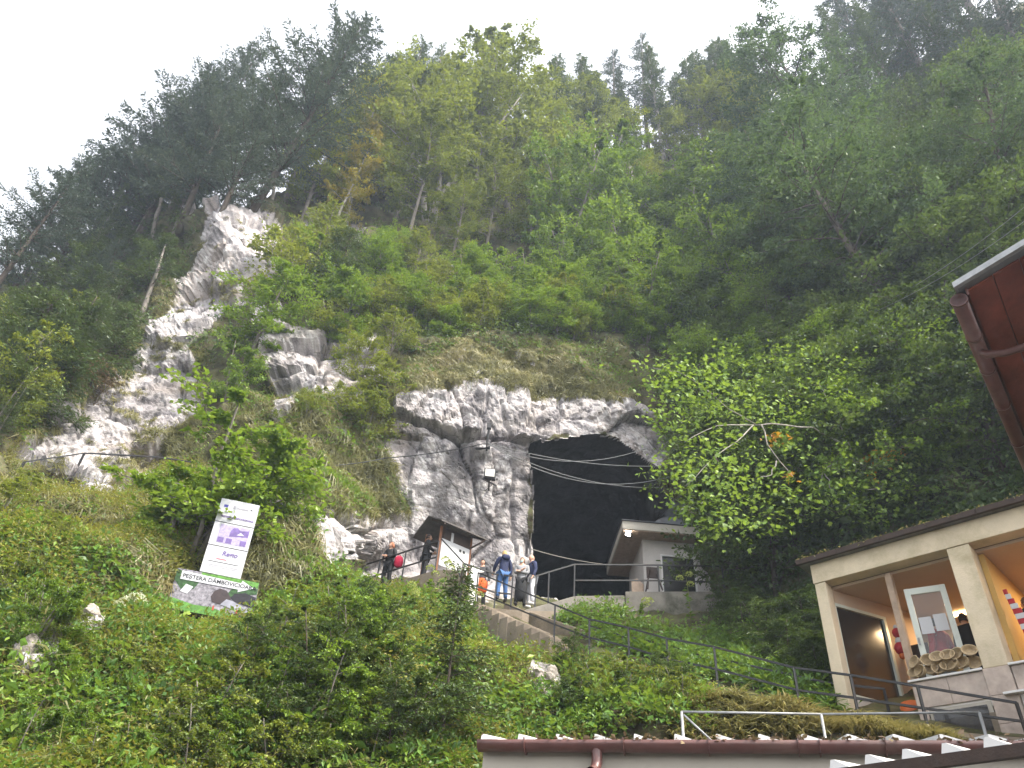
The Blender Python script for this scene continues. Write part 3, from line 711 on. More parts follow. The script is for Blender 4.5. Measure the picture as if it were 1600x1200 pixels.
HS = {}
PLACE_N = 0
def plant(kind, pos, H, label, cat, group, name, rng, wide=1.0, lean=None):
    """one plant = an Empty at its foot with a trunk and a crown"""
    global PLACE_N
    PLACE_N += 1
    wm, lm, H0 = PROTO[kind]
    e = empty(name, pos, label, cat, group)
    HS.setdefault(kind, []).append(round(float(H), 1))
    s = H / H0; e.scale = (s * wide * rng.uniform(0.9, 1.1), s * wide * rng.uniform(0.9, 1.1), s)
    e.rotation_euler = (rng.normal(0, 0.04) + (lean[1] if lean else 0), rng.normal(0, 0.04) + (lean[0] if lean else 0), rng.uniform(0, 6.28) if lean is None else rng.uniform(-0.5, 0.5))
    link('trunk', wm, e); link('crown', lm, e)
    return e
def tree_px(kind, bx, by, ty, label, group, name, rng, wide=1.0, cat='tree', back=0.0):
    p = np.array(ground(bx, by)); p[1] += back
    h_ = height_to(p, ty); w_ = wide
    if kind in ('beech', 'beech2', 'golden', 'bright', 'maple', 'larch') and h_ > 9: h_ *= 0.86; w_ *= 0.82
    return plant(kind, p - (0, 0, 0.1), h_, label, cat, group, name, rng, w_)

# ------------------------------------------------------------------ trees
rng = np.random.default_rng(77)
def rows(kind, lst, label, group, name, wide=1.0, where=None):
    for r in lst:
        k = r[3] if len(r) > 3 else kind; lb, g = label, group
        if where: lb = next(w for lim, w in where if r[0] < lim); g = group + ', ' + lb
        tree_px(k, r[0], r[1], r[2], lb, g, name, rng, wide)
# single trees that can be told apart
tree_px('pine', 392, 335, 30, 'tallest dark blue-green pine on the ridge above the leaning limestone rib', None, 'pine_tree', rng, 1.05)
tree_px('golden', 540, 345, 80, 'yellowing beech with golden leaves beside the tall ridge pine', None, 'beech_tree', rng)
tree_px('beech', 672, 350, 75, 'broad beech with several pale bare stems above the cave', None, 'beech_tree', rng, 1.15)
tree_px('spruce', 965, 275, 72, 'slender dark spruce on the skyline, one of a close pair', 'pair of skyline spruces', 'spruce_tree', rng, 0.9)
tree_px('spruce', 1016, 270, 66, 'slender dark spruce on the skyline, one of a close pair', 'pair of skyline spruces', 'spruce_tree', rng, 0.95)
tree_px('bright', 1060, 420, 265, 'dome-shaped bright green tree on the slope right above the cave arch', None, 'broadleaf_tree', rng, 1.25)
tree_px('maple', 1425, 575, 75, 'big maple with a bare grey leaning trunk and dark branches behind the shop', None, 'maple_tree', rng, 1.0)
rows('pine', [(95,430,205),(135,415,165,'pine2'),(172,400,130),(212,385,95,'pine2'),(250,375,85),(292,360,100,'pine2'),(335,350,120),(60,450,240,'pine2'),(20,450,250),(-25,470,235,'pine2'),(-10,450,290,'larch'),(40,440,255,'larch'),(115,440,260,'larch'),(190,400,190,'larch'),(270,370,170,'larch')],
     'dark blue-green pine on the left skyline of the gorge', 'pines on the left skyline', 'pine_tree', 1.0, [(100, 'bluish conifer on the far left skyline above the low conifers'), (220, 'bluish conifer on the left skyline above the dry brown scrub'), (2000, 'bluish conifer on the skyline close beside the tallest ridge pine')])
rows('larch', [(445,315,50),(500,300,70),(535,290,30),(602,280,15),(640,285,40),(700,280,70),(722,300,100)], 'grey-green larch standing behind the golden beech on the crest', 'larches on the crest', 'larch_tree')
rows('beech2', [(470,350,140),(520,370,170,'golden'),(610,350,110),(640,380,170),(745,350,80),(790,340,45),(835,330,75),(700,330,60),(660,300,70),(560,300,60),(760,400,210),(700,420,250),(870,330,150),(830,390,230),(590,300,90,'beech')],
     'yellow-green beech in the wood above the cave', 'beeches above the cave', 'beech_tree', 1.0, [(600, 'yellow-green beech between the golden beech and the larches'), (715, 'yellow-green beech crowding the many-stemmed pale beech'), (2000, 'yellow-green beech between the pale-stemmed beech and the dead white trunk')])
rows('spruce2', [(905,290,110),(935,285,95),(990,300,125),(1060,285,115),(1090,280,90),(1135,280,60),(1165,285,70),(1195,290,60),(1215,300,100),(885,285,110),(918,300,115),(1040,275,95),(1110,270,75),(1150,275,90),(1180,290,70),(860,300,95)],
     'thin spruce with a bare pale lower trunk on the right half of the skyline', 'thin skyline spruces', 'spruce_tree')
rows('bright', [(880,420,210),(930,400,190),(980,380,230),(1020,350,215,'beech2'),(1100,370,230),(1150,400,250,'bright2'),(900,480,320),(960,470,330,'bright2'),(1130,480,330,'bright2'),(1000,520,390),(860,380,235,'beech2'),(1160,340,180,'beech2'),(1110,300,110,'beech2'),(1180,310,95,'beech2'),(1060,300,130,'beech2'),(890,300,105,'beech2'),(945,300,130,'beech2'),(1210,350,140,'beech2')],
     'leafy green tree on the wooded slope above the cave arch', 'leafy trees above the arch', 'broadleaf_tree', 1.0, [(950, 'leafy green tree close to the dead white trunk'), (1050, 'leafy green tree below the pair of skyline spruces'), (2000, 'leafy green tree between the dome-shaped tree and the right wall')])
rows('maple', [(1275,360,45),(1330,320,20),(1310,430,130),(1240,400,165),(1360,360,90),(1470,420,120),(1230,460,230),(1540,480,190),(1590,430,110)],
     'tall maple in hazy shade on the right wall of the gorge', 'maples on the right wall', 'maple_tree', 1.0, [(1300, 'tall shaded maple at the left edge of the right wall'), (1400, 'tall shaded maple beside the leaning grey trunk'), (2000, 'tall shaded maple above the neighbour house eave')])
rows('spruce', [(1395,150,-60),(1440,120,-100),(1500,100,-120),(1560,70,-150),(1600,60,-160),(1360,200,-20,'larch'),(1420,190,-30,'larch'),(1480,180,-30),(1540,180,-40,'larch'),(1590,180,-30),(1640,160,-60)],
     'dark bluish spruce high on the right wall of the gorge', 'spruces high on the right wall', 'spruce_tree', 1.15, [(1430, 'dark conifer high on the right wall, above the tall maples'), (1530, 'dark conifer high on the right wall, above the overhead wires'), (2000, 'dark conifer high on the right wall, above the neighbour house roof')])
# scrub and young trees
KADJ = {'hornbeam': 'dark layered', 'hornbeam2': 'bright layered', 'shrub': 'fresh green', 'shrub2': 'olive green', 'shrub3': 'dark green', 'bright': 'spreading green', 'bright2': 'dense bright green', 'maple': 'broad-leaved', 'yew': 'bushy', 'pine2': 'bluish', 'larch': 'feathery', 'brown_scrub': 'dry brown'}
def scatter_plants(n, poly, kinds, hr, label, group, name, cat, seed, wide=1.0, mind=20, lean=None, where=None):
    r = np.random.default_rng(seed); xs, ys = zip(*poly); got = []; tries = 0
    while len(got) < n and tries < n * 60:
        tries += 1
        x = r.uniform(min(xs), max(xs)); y = r.uniform(min(ys), max(ys))
        if not in_poly(np.array([x]), np.array([y]), poly)[0]: continue
        if any((x - a) ** 2 + (y - b) ** 2 < mind ** 2 for a, b in got): continue
        if in_poly(np.array([x]), np.array([y]), CAVE)[0]: continue
        got.append((x, y)); p = ground(x, y); kd = kinds[int(r.integers(len(kinds)))]; hh = r.uniform(*hr); lb, gp_ = label, group
        if where:
            place = next(w for lim, w in where if x < lim); f_ = (hh - hr[0]) / (hr[1] - hr[0]); sz = 'low ' if f_ < 0.34 else ('tall ' if f_ > 0.66 else '')
            lb = sz + KADJ[kd] + ' ' + label + ' ' + place; gp_ = lb
        plant(kd, p - (0, 0, 0.15), hh, lb, cat, gp_, name, r, wide, lean)
scatter_plants(36, [(470,560),(455,460),(455,360),(560,370),(700,400),(860,470),(1000,520),(1000,560),(900,530),(760,525),(640,545),(600,500),(520,560)], ['shrub', 'shrub2', 'bright2', 'shrub2', 'shrub'], (2.6, 4.6),
     'bush', 'bushes on the rocky slope', 'bush', 'bush', 5, 1.0, 22, None, [(520, 'on the ledges right of the limestone rib'), (640, 'between the limestone rib and the rock pier'), (780, 'directly above the rock pier'), (2000, 'directly above the cave mouth')])
scatter_plants(24, [(640,540),(690,475),(800,470),(900,480),(1000,530),(1020,572),(960,545),(880,535),(760,530)], ['shrub', 'bright2', 'shrub2', 'shrub'], (1.8, 3.2), 'bush', 'lip bushes', 'bush', 'bush', 15, 1.25, 20, None, [(740, 'on the grassy lip above the rock pier'), (860, 'on the grassy lip above the bracket lamp'), (2000, 'on the grassy lip above the cables of the cave mouth')])
scatter_plants(20, [(850,500),(880,360),(1050,330),(1180,400),(1180,520),(1040,560)], ['bright', 'bright2', 'shrub'], (3.5, 6.0),
     'young tree', 'young trees', 'young_tree', 'tree', 6, 1.0, 30, None, [(980, 'in the wood by the dead white trunk'), (1080, 'in the wood above the hut roof'), (2000, 'in the wood where the right wall begins')])
scatter_plants(58, [(1060,600),(1120,510),(1220,470),(1380,470),(1500,540),(1640,560),(1640,720),(1500,800),(1300,870),(1220,930),(1150,880),(1120,760),(1070,690)], ['hornbeam', 'hornbeam2', 'hornbeam', 'shrub3'], (3.2, 5.2),
     'hornbeam shrub', 'hornbeams', 'hornbeam_shrub', 'bush', 8, 1.0, 26, None, [(1150, 'beside the cave mouth'), (1240, 'behind the maple bough'), (1340, 'on the bank by the shop corner'), (1440, 'below the bare leaning trunk'), (2000, 'above the shop roof')])
scatter_plants(34, [(1240,330),(1400,150),(1640,40),(1640,560),(1400,480),(1240,480)], ['hornbeam', 'maple', 'hornbeam'], (4.5, 7.5),
     'understorey tree', 'understorey trees', 'understorey_tree', 'tree', 9, 1.0, 34, None, [(1360, 'in the shade left of the leaning maple trunk'), (1480, 'in the shade around the leaning maple trunk'), (2000, 'in the shade above the neighbour eave')])
scatter_plants(22, [(0,620),(0,460),(120,430),(240,400),(240,480),(130,600),(60,660)], ['yew', 'pine2', 'larch', 'yew'], (3.0, 5.5),
     'conifer', 'conifers', 'low_conifer', 'tree', 12, 1.1, 30, None, [(80, 'on the far left slope, away from the limestone rib'), (160, 'on the left slope around the dry scrub'), (2000, 'close to the left edge of the limestone rib')])
scatter_plants(7, [(60,600),(130,560),(150,620),(80,650)], ['brown_scrub'], (1.8, 2.8),
     'dry brown scrub bush under the low conifers left of the rib', 'dry brown scrub', 'dry_bush', 'bush', 13, 1.1, 16)
scatter_plants(9, [(-20,700),(40,640),(60,560),(-20,520)], ['larch', 'yew', 'shrub2'], (2.5, 4.5),
     'green tree at the left foot of the low conifers', 'trees at the far left', 'broadleaf_tree', 'tree', 14, 1.0, 24)
tree_px('shrub', 305, 865, 655, 'bright hazel bush growing just above the tilted white notice board', None, 'hazel_bush', rng, 1.35, 'bush')
tree_px('shrub', 262, 860, 745, 'low hazel bush at the left of the taller hazel above the notice board', None, 'hazel_bush', rng, 1.5, 'bush')
tree_px('shrub', 345, 850, 735, 'low hazel bush half behind the tilted notice board', None, 'hazel_bush', rng, 1.4, 'bush')
tree_px('bright2', 405, 560, 430, 'dense green bush on the ledge right of the limestone rib', None, 'ledge_bush', rng, 1.1, 'bush')
tree_px('shrub', 355, 640, 540, 'thin sapling on the ledge under the limestone rib', None, 'sapling', rng, 0.8, 'tree')
tree_px('shrub2', 435, 470, 355, 'open bush growing in a cleft of the limestone rib', None, 'cleft_bush', rng, 1.0, 'bush')
tree_px('yew', 520, 470, 360, 'small dark conifer among the bushes right of the limestone rib', None, 'small_conifer', rng, 0.8)
rows('shrub2', [(600,640,560),(575,680,600),(545,650,590),(480,660,600),(430,720,650),(30,930,850),(80,880,800),(20,1000,900),(560,600,520),(610,560,480)], 'thin grey-green bush hugging the cliff foot', 'thin bushes at the cliff foot', 'cliff_bush', 1.0, [(100, 'thin bush on the slope below the old handrail'), (500, 'thin bush in the hollow right of the limestone rib'), (2000, 'thin bush hugging the left side of the rock pier')])
for x, y, t in ((0,800,740),(40,780,735),(10,880,810),(60,860,790),(-20,950,860)): tree_px('shrub2', x, y, t, 'loose bush beside the old handrail on the left slope', 'bushes by the old handrail', 'slope_bush', rng, 1.3, 'bush')
# dead and bare stems
def stem(px0, py0, px1, py1, r0, r1, label, name, mat='bark_pale', dY=0.0, group=None, wob=0.15, twigs=0):
    a = np.array(ground(px0, py0)); b = P(px1, py1, a[1] + dY); rr = np.random.default_rng(int(px0 * 7 + py0)); m = MB()
    pts = [a + (b - a) * k / 6 + rr.normal(0, wob, 3) * (0 if k in (0, 6) else 1) * 0.5 for k in range(7)]
    e = empty(name, a, label, 'tree', group)
    m.tube(pts, [r0 + (r1 - r0) * k / 6 for k in range(7)], 6); m.build('trunk', M[mat], e)
    if twigs:
        for q in range(twigs):
            k = rr.integers(2, 6); d = unit(rr.normal(0, 1, 3) + (0, 0, 0.4)); t = MB()
            t.tube([pts[k], pts[k] + d * 0.5, pts[k] + d * 1.0 + (0, 0, 0.1)], [r1 * 0.7, r1 * 0.5, 0.008], 4); t.build('branch', M[mat], e)
stem(927, 330, 930, 200, 0.10, 0.05, 'straight dead white trunk standing bare among the green trees', 'dead_tree')
stem(996, 275, 996, 195, 0.07, 0.05, 'thin pale trunk below the skyline spruce pair', 'bare_tree')
stem(423, 318, 432, 235, 0.13, 0.09, 'white birch trunk standing at the top of the limestone rib', 'birch_tree', 'bark_pale')
stem(215, 500, 258, 385, 0.16, 0.05, 'leaning bare pale trunk beside the left edge of the limestone rib', 'leaning_tree', 'bark_grey', 0.5, None, 0.1, 4)
stem(236, 395, 252, 310, 0.17, 0.13, 'brown pine trunk just left of the limestone rib', 'bare_pine', 'bark_grey')
stem(135, 560, 155, 480, 0.09, 0.04, 'thin bare stem in the brown scrub', 'bare_sapling', 'bark_dark', 0, None, 0.1, 5)

# the maple bough that reaches out over the shaded bank
def bough():
    rr = np.random.default_rng(31); base = np.array(ground(1345, 770))
    e = empty('maple_bough_tree', base, 'maple with pale bare limbs and big yellow-green leaves reaching towards the cave', 'tree')
    limbs = [[(1345,770,19.9),(1330,700,19.0),(1270,668,18.3),(1205,662,17.9),(1180,664,17.8)],
             [(1180,664,17.8),(1140,640,17.7),(1100,605,17.6),(1060,580,17.5),(1020,575,17.5)],
             [(1190,664,17.8),(1200,695,17.9),(1222,725,18.1),(1240,745,18.2)],
             [(1215,720,18.1),(1205,742,18.1),(1185,748,18.1)],
             [(1180,664,17.8),(1150,690,17.5),(1110,720,17.3),(1070,760,17.2)],
             [(1345,770,19.9),(1310,720,19.0),(1285,735,18.8),(1278,770,18.8)],[(1285,735,18.8),(1295,750,18.7),(1300,765,18.7)],
             [(1330,700,19.0),(1300,640,18.6),(1280,600,18.4)],[(1345,770,19.9),(1380,750,18.9),(1378,765,18.8),(1350,765,18.7)],
             [(1180,664,17.8),(1120,665,17.3),(1070,690,17.1)]]
    for k, l in enumerate(limbs):
        pts = [P(*q) for q in l]; fine = []
        for a, b in zip(pts[:-1], pts[1:]):
            for j in range(3): fine.append(a + (b - a) * j / 3 + rr.normal(0, 0.02, 3))
        fine.append(pts[-1]); r0 = 0.034 if k == 0 else 0.017
        m = MB(); m.tube(fine, [r0 * (1 - 0.75 * j / len(fine)) + 0.004 for j in range(len(fine))], 6); m.build('limb' if k else 'trunk', M['bark_pale'], e)
    clumps = [(1020,580,17.5,26),(1040,600,17.5,26),(1060,575,17.5,28),(1085,580,17.5,26),(1075,610,17.5,30),(1100,600,17.5,26),(1115,620,17.5,26),(1050,630,17.4,26),(1030,655,17.4,20),(1060,660,17.3,26),(1090,645,17.4,30),(1130,640,17.6,24),
              (1070,700,17.2,30),(1050,740,17.2,26),(1085,745,17.2,36),(1110,720,17.3,34),(1075,775,17.2,30),(1105,770,17.2,30),(1140,730,17.5,30),(1140,690,17.5,24),(1165,760,18,30),(1130,790,17.4,26),
              (1280,760,18.7,30),(1310,745,18.7,30),(1260,790,18.7,26),(1300,780,18.7,26),(1340,750,18.7,30),(1380,745,18.7,26),(1250,700,18.5,26),(1330,700,18.9,26),(1310,660,18.6,30),(1280,610,18.4,34),(1350,790,18.9,26),(1400,770,18.9,22),(1220,690,18.2,20),(1170,640,18,30),(1210,640,18.2,28),(1160,600,18,28),(1140,560,17.9,22),(1240,640,18.4,30),(1190,740,18.2,30),(1220,770,18.5,28),(1150,820,18,28),(1110,820,17.6,24),(1420,720,18.9,26),(1450,690,18.9,22),(1360,660,18.9,26),(1400,640,19,26),(1450,600,19.2,26),(1250,560,18.6,28),(1320,580,18.8,30),(1200,820,18.6,26),(1370,800,19,24)]
    def pack(cl, mat, nm, per):
        C = []; 
        for x, y, Y, r in cl:
            k = int(per * r / 26); c = P(x, y, Y); s = r / 62.0
            C.append(c + rr.normal(0, 1, (k, 3)) * np.array([s, s * 0.8, s * 0.55]))
        C = np.concatenate(C); n = len(C)
        A = unit(rr.normal(0, 0.8, (n, 3)) + (-0.3, -0.3, -0.45)); N = unit(np.array([0, -0.35, 1.0]) + rr.normal(0, 0.4, (n, 3)))
        N = unit(N - (N * A).sum(1, keepdims=True) * A); X = np.cross(N, A); S = rr.uniform(0.09, 0.19, n)
        V = C[:, None] + S[:, None, None] * (MAPLE[None, :, 0:1] * A[:, None] + MAPLE[None, :, 1:2] * X[:, None] + MAPLE[None, :, 2:3] * N[:, None])
        Fs = (np.arange(n)[:, None, None] * len(MAPLE) + MAPLE_F[None]).reshape(-1, 4)
        me = bpy.data.meshes.new(nm); me.from_pydata(V.reshape(-1, 3) - base, [], [tuple(dict.fromkeys(q)) for q in Fs.tolist()])
        at = me.attributes.new('tint', 'FLOAT', 'POINT'); at.data.foreach_set('value', np.repeat(np.clip(rr.normal(0.5, 0.22, n), 0, 1), len(MAPLE)).astype(np.float32))
        me.materials.append(M[mat]); return link(nm, me, e)
    pack(clumps, 'leaf_maple', 'foliage', 64)
    o = pack([(1210,682,18.0,10),(1220,684,18,8),(1370,712,18.7,14),(1385,718,18.7,12),(1405,712,18.8,9),(1233,745,18.2,7),(1360,745,18.7,7)], 'leaf_orange', 'autumn_leaves', 40)
    o['label'] = 'orange and yellow autumn leaves'
bough()

# ------------------------------------------------------------------ ground cover: grass, herbs, ivy (nobody could count it)
def clump_herb(r, n, h, ls, wide=0.5, droop=0.0):
    C = r.normal(0, 1, (n, 3)) * (h * wide, h * wide, 0); C[:, 2] = h * r.uniform(0.15, 1, n) * np.exp(-(C[:, 0] ** 2 + C[:, 1] ** 2) / (2 * (h * wide * 1.6) ** 2))
    A = unit(np.stack([C[:, 0], C[:, 1], 0 * C[:, 2]], 1) / h + r.normal(0, 0.6, (n, 3)) + (0, 0, 0.1 - droop)); N = unit(np.array([0, 0, 1.0]) + r.normal(0, 0.45, (n, 3)))
    S = ls * r.uniform(0.6, 1.35, n); X = np.cross(N, A); sh = SHAPES['rhomb']
    V = C[:, None] + S[:, None, None] * (sh[None, :, 0:1] * A[:, None] + sh[None, :, 1:2] * X[:, None] + sh[None, :, 2:3] * N[:, None])
    F_q = np.arange(n)[:, None] * 4 + np.arange(4)[None]
    return V.reshape(-1, 3), F_q, np.repeat(r.normal(0, 0.12, n), 4)
def clump_grass(r, n, L, fall=1.2, wid=0.012):
    az = r.uniform(0, 6.28, n); ln = L * r.uniform(0.5, 1.2, n); out = r.uniform(0.25, 0.8, n); w = wid * r.uniform(0.7, 1.4, n)
    base = r.normal(0, 0.07, (n, 3)) * (1, 1, 0); V = np.zeros((n, 6, 3))
    d = np.stack([np.cos(az), np.sin(az), 0 * az], 1); sd_ = np.stack([-np.sin(az), np.cos(az), 0 * az], 1)
    for k, t in enumerate((0.0, 0.5, 1.0)):
        c = base + d * (ln * out * t)[:, None] + np.array([0, 0, 1.0]) * (ln * (0.75 * t - fall * 0.5 * t * t))[:, None]
        ww = (w * (1, 0.8, 0.15)[k])[:, None]
        V[:, 2 * k] = c - sd_ * ww; V[:, 2 * k + 1] = c + sd_ * ww
    F_q = np.concatenate([np.arange(n)[:, None] * 6 + np.array([0, 1, 3, 2])[None], np.arange(n)[:, None] * 6 + np.array([2, 3, 5, 4])[None]])
    return V.reshape(-1, 3), F_q, np.repeat(r.normal(0, 0.15, n), 6)
def scatter_cover(name, protos, px, py, size, tint, mat, seed, up=0.6, downhill=0.0):
    r = np.random.default_rng(seed); Pn = ground(px, py); Nn = ground_n(px, py); n = len(px)
    Zax = unit(Nn * (1 - up) + np.array([0, 0, 1.0]) * up + np.array([0, -1.0, -0.6]) * downhill)
    ang = r.uniform(0, 6.28, n); h = np.stack([np.cos(ang), np.sin(ang), 0 * ang], 1)
    X = unit(np.cross(h, Zax)); Yx = np.cross(Zax, X); pick = r.integers(len(protos), size=n)
    Vs, Fs, Ts, off = [], [], [], 0
    for k, (pv, pf, pt) in enumerate(protos):
        m = np.where(pick == k)[0]
        if not len(m): continue
        W_ = Pn[m][:, None] + size[m][:, None, None] * (pv[None, :, 0:1] * X[m][:, None] + pv[None, :, 1:2] * Yx[m][:, None] + pv[None, :, 2:3] * Zax[m][:, None])
        Fk = (np.arange(len(m))[:, None, None] * len(pv) + pf[None]).reshape(-1, 4) + off
        Vs.append(W_.reshape(-1, 3)); Fs.append(Fk); Ts.append((tint[m][:, None] + pt[None]).ravel()); off += len(m) * len(pv)
    me = np_mesh(name, np.concatenate(Vs), np.concatenate(Fs), np.clip(np.concatenate(Ts), 0, 1), M[mat])
    return link(name, me)
def sample(n, polys, seed, rockmax=0.45, near=12.0, patch=None):
    r = np.random.default_rng(seed); X, Y_ = [], []; tot = 0
    ax = [p for pl in polys for p in pl]; x0, x1 = min(p[0] for p in ax), max(p[0] for p in ax); y0, y1 = min(p[1] for p in ax), max(p[1] for p in ax)
    while tot < n:
        x = r.uniform(x0, x1, 6000); y = r.uniform(y0, y1, 6000); m = np.zeros(6000, bool)
        for pl in polys: m |= in_poly(x, y, pl)
        m &= ~in_poly(x, y, CAVE); x, y = x[m], y[m]
        if not len(x): continue
        rk_ = ground(x, y, rock); yy = ground(x, y)[:, 1]; keep_ = (rk_ < rockmax + r.normal(0, 0.15, len(x))) & (r.uniform(size=len(x)) < np.clip((yy / 22) ** 1.2, 0.2, 1))
        dpath = ground(x, y, pd); keep_ &= (dpath > np.where((x > 725) & (x < 935), 26, 10))
        if patch is not None:
            keep_ &= (fbm(ground(x, y) * patch[0], 3, patch[2]) > patch[1] + r.normal(0, 0.12, len(x)))
        X.append(x[keep_]); Y_.append(y[keep_]); tot += keep_.sum()
    return np.concatenate(X)[:n], np.concatenate(Y_)[:n]
rg_ = np.random.default_rng(3)
HERBS = [clump_herb(rg_, 16, 0.34, 0.15), clump_herb(rg_, 26, 0.40, 0.09), clump_herb(rg_, 22, 0.5, 0.11, 0.35), clump_herb(rg_, 30, 0.3, 0.07, 0.6), clump_herb(rg_, 12, 0.3, 0.22, 0.5, 0.2)]
FINE = [clump_herb(rg_, 40, 0.35, 0.055, 0.6), clump_herb(rg_, 36, 0.45, 0.06, 0.45)]
TUFT = [clump_grass(rg_, 34, 0.8, 1.9), clump_grass(rg_, 30, 0.65, 1.6), clump_grass(rg_, 26, 0.95, 2.2)]
TUFT_UP = [clump_grass(rg_, 26, 0.6, 0.9), clump_grass(rg_, 22, 0.75, 1.1)]
IVY = [clump_herb(rg_, 26, 0.22, 0.10, 1.3, 0.5), clump_herb(rg_, 30, 0.25, 0.085, 1.2, 0.5)]
LOW = [[(-30,1230),(-30,840),(60,830),(130,880),(260,950),(400,965),(440,920),(520,900),(585,925),(660,925),(740,968),(860,1018),(880,1060),(860,1120),(820,1230)],
       [(870,1022),(960,1055),(1100,1092),(1130,1150),(1120,1180),(850,1180)]]
BACK = [[(850,985),(905,962),(985,972),(985,990),(905,1000)],[(905,1010),(912,986),(1125,988),(1200,1000),(1300,1050),(1300,1118),(1200,1085),(1050,1048),(960,1012)]]
DRY_L = [[(40,790),(130,775),(330,770),(300,880),(250,930),(120,880),(40,850)],[(20,700),(60,620),(150,570),(240,500),(260,430),(320,560),(320,700),(300,780),(200,790),(60,780),(0,800)],[(0,1000),(0,880),(140,900),(220,960),(200,1100),(60,1200),(0,1200)]]
DRY_M = [[(400,590),(520,600),(640,590),(620,700),(665,800),(600,830),(560,800),(480,880),(440,940),(400,900),(330,800),(340,690)]]
ARCH = [[(625,560),(760,535),(970,545),(1010,590),(970,625),(930,612),(860,603),(790,622),(760,605),(700,612),(640,625)]]
WOOD = [[(0,480),(250,340),(420,330),(600,260),(1180,270),(1180,560),(1040,600),(960,560),(640,560),(430,580),(200,540)],[(1040,620),(1250,300),(1620,60),(1620,900),(1300,880),(1130,900),(1060,740)]]
def cover(name, protos, n, polys, seed, mat, size=(0.7, 1.5), mean=0.5, spread=0.18, patch=None, label=None, cat='plants', rockmax=0.45, up=0.6, downhill=0.0):
    x, y = sample(n, polys, seed, rockmax, 12, patch); r = np.random.default_rng(seed + 1)
    w = ground(x, y); tn = mean + fbm(w * 0.55, 3, seed) * spread * 1.6 + r.normal(0, spread * 0.5, n)
    o = scatter_cover(name, protos, x, y, r.uniform(size[0], size[1], n), tn, mat, seed + 2, up, downhill)
    return tag(o, label, cat, kind='stuff')
cover('herbs', HERBS, 6500, LOW, 100, 'herb', (0.6, 1.35), 0.45, 0.22, label='lush green weeds and herbs covering the foot of the slope')
cover('fine_herbs', FINE, 4200, LOW + DRY_L, 110, 'herb_yellow', (0.7, 1.5), 0.4, 0.22, (0.5, 0.02, 60), label='yellowish fine-leaved herbs in patches on the slope')
cover('bank_herbs', HERBS, 1500, BACK, 120, 'herb', (0.6, 1.2), 0.42, 0.12, label='bright green herbs on the bank behind the steps')
cover('long_grass', TUFT, 2300, DRY_L, 130, 'grass', (0.7, 1.4), 0.45, 0.2, label='long dry grass tufts on the left ledges', cat='grass', rockmax=0.6, up=0.35, downhill=0.12)
cover('rib_grass', TUFT, 260, [[(325,350),(420,330),(436,400),(400,470),(322,520),(318,640),(250,690),(240,760),(130,770),(30,725),(80,640),(195,562),(250,480)]], 135, 'grass', (0.6, 1.2), 0.45, 0.2, (0.5, 0.28, 64), label='grass tufts growing in the cracks of the limestone rib', cat='grass', rockmax=2.0, up=0.35, downhill=0.12)
cover('hanging_grass', TUFT, 1700, DRY_M, 140, 'grass', (0.7, 1.4), 0.45, 0.22, label='long hanging grass on the slope beside the rock pier', cat='grass', rockmax=0.6, up=0.35, downhill=0.12)
cover('ledge_grass', TUFT, 1300, ARCH, 150, 'grass', (0.7, 1.35), 0.55, 0.2, label='brown grass hanging over the top of the cave arch', cat='grass', rockmax=1.6, up=0.3, downhill=0.2)
cover('grass', TUFT_UP, 2200, LOW, 160, 'grass', (0.6, 1.2), 0.5, 0.22, (0.4, -0.05, 61), label='upright grass between the herbs at the foot of the slope', cat='grass')
cover('path_grass', TUFT_UP, 1000, [[(1060,1085),(1310,1122),(1480,1155),(1480,1190),(1060,1190)]], 162, 'grass', (0.6, 1.1), 0.65, 0.2, label='dry straw-coloured grass between the path and the near roof', cat='grass', rockmax=0.9)
cover('green_grass', TUFT_UP, 900, LOW + DRY_M, 165, 'grass_green', (0.7, 1.3), 0.5, 0.2, (0.6, 0.1, 62), label='fresh green grass in patches on the slope', cat='grass')
cover('slope_herbs', HERBS + FINE, 1500, DRY_M + DRY_L + ARCH, 170, 'herb', (0.6, 1.2), 0.45, 0.2, (0.6, 0.0, 63), label='green herbs scattered on the grassy ledges', rockmax=0.5)
cover('ivy', IVY, 3000, [[(1110,760),(1300,700),(1620,800),(1620,1000),(1310,1080),(1200,1000),(1125,960)]], 180, 'leaf_dark', (0.5, 0.9), 0.3, 0.2, label='dark ivy and creepers on the shaded bank beside the shop', up=0.1)
cover('undergrowth', HERBS, 5200, WOOD, 190, 'leaf_dark', (0.9, 1.9), 0.6, 0.25, label='undergrowth on the forest floor of the gorge walls', rockmax=0.4, up=0.4)

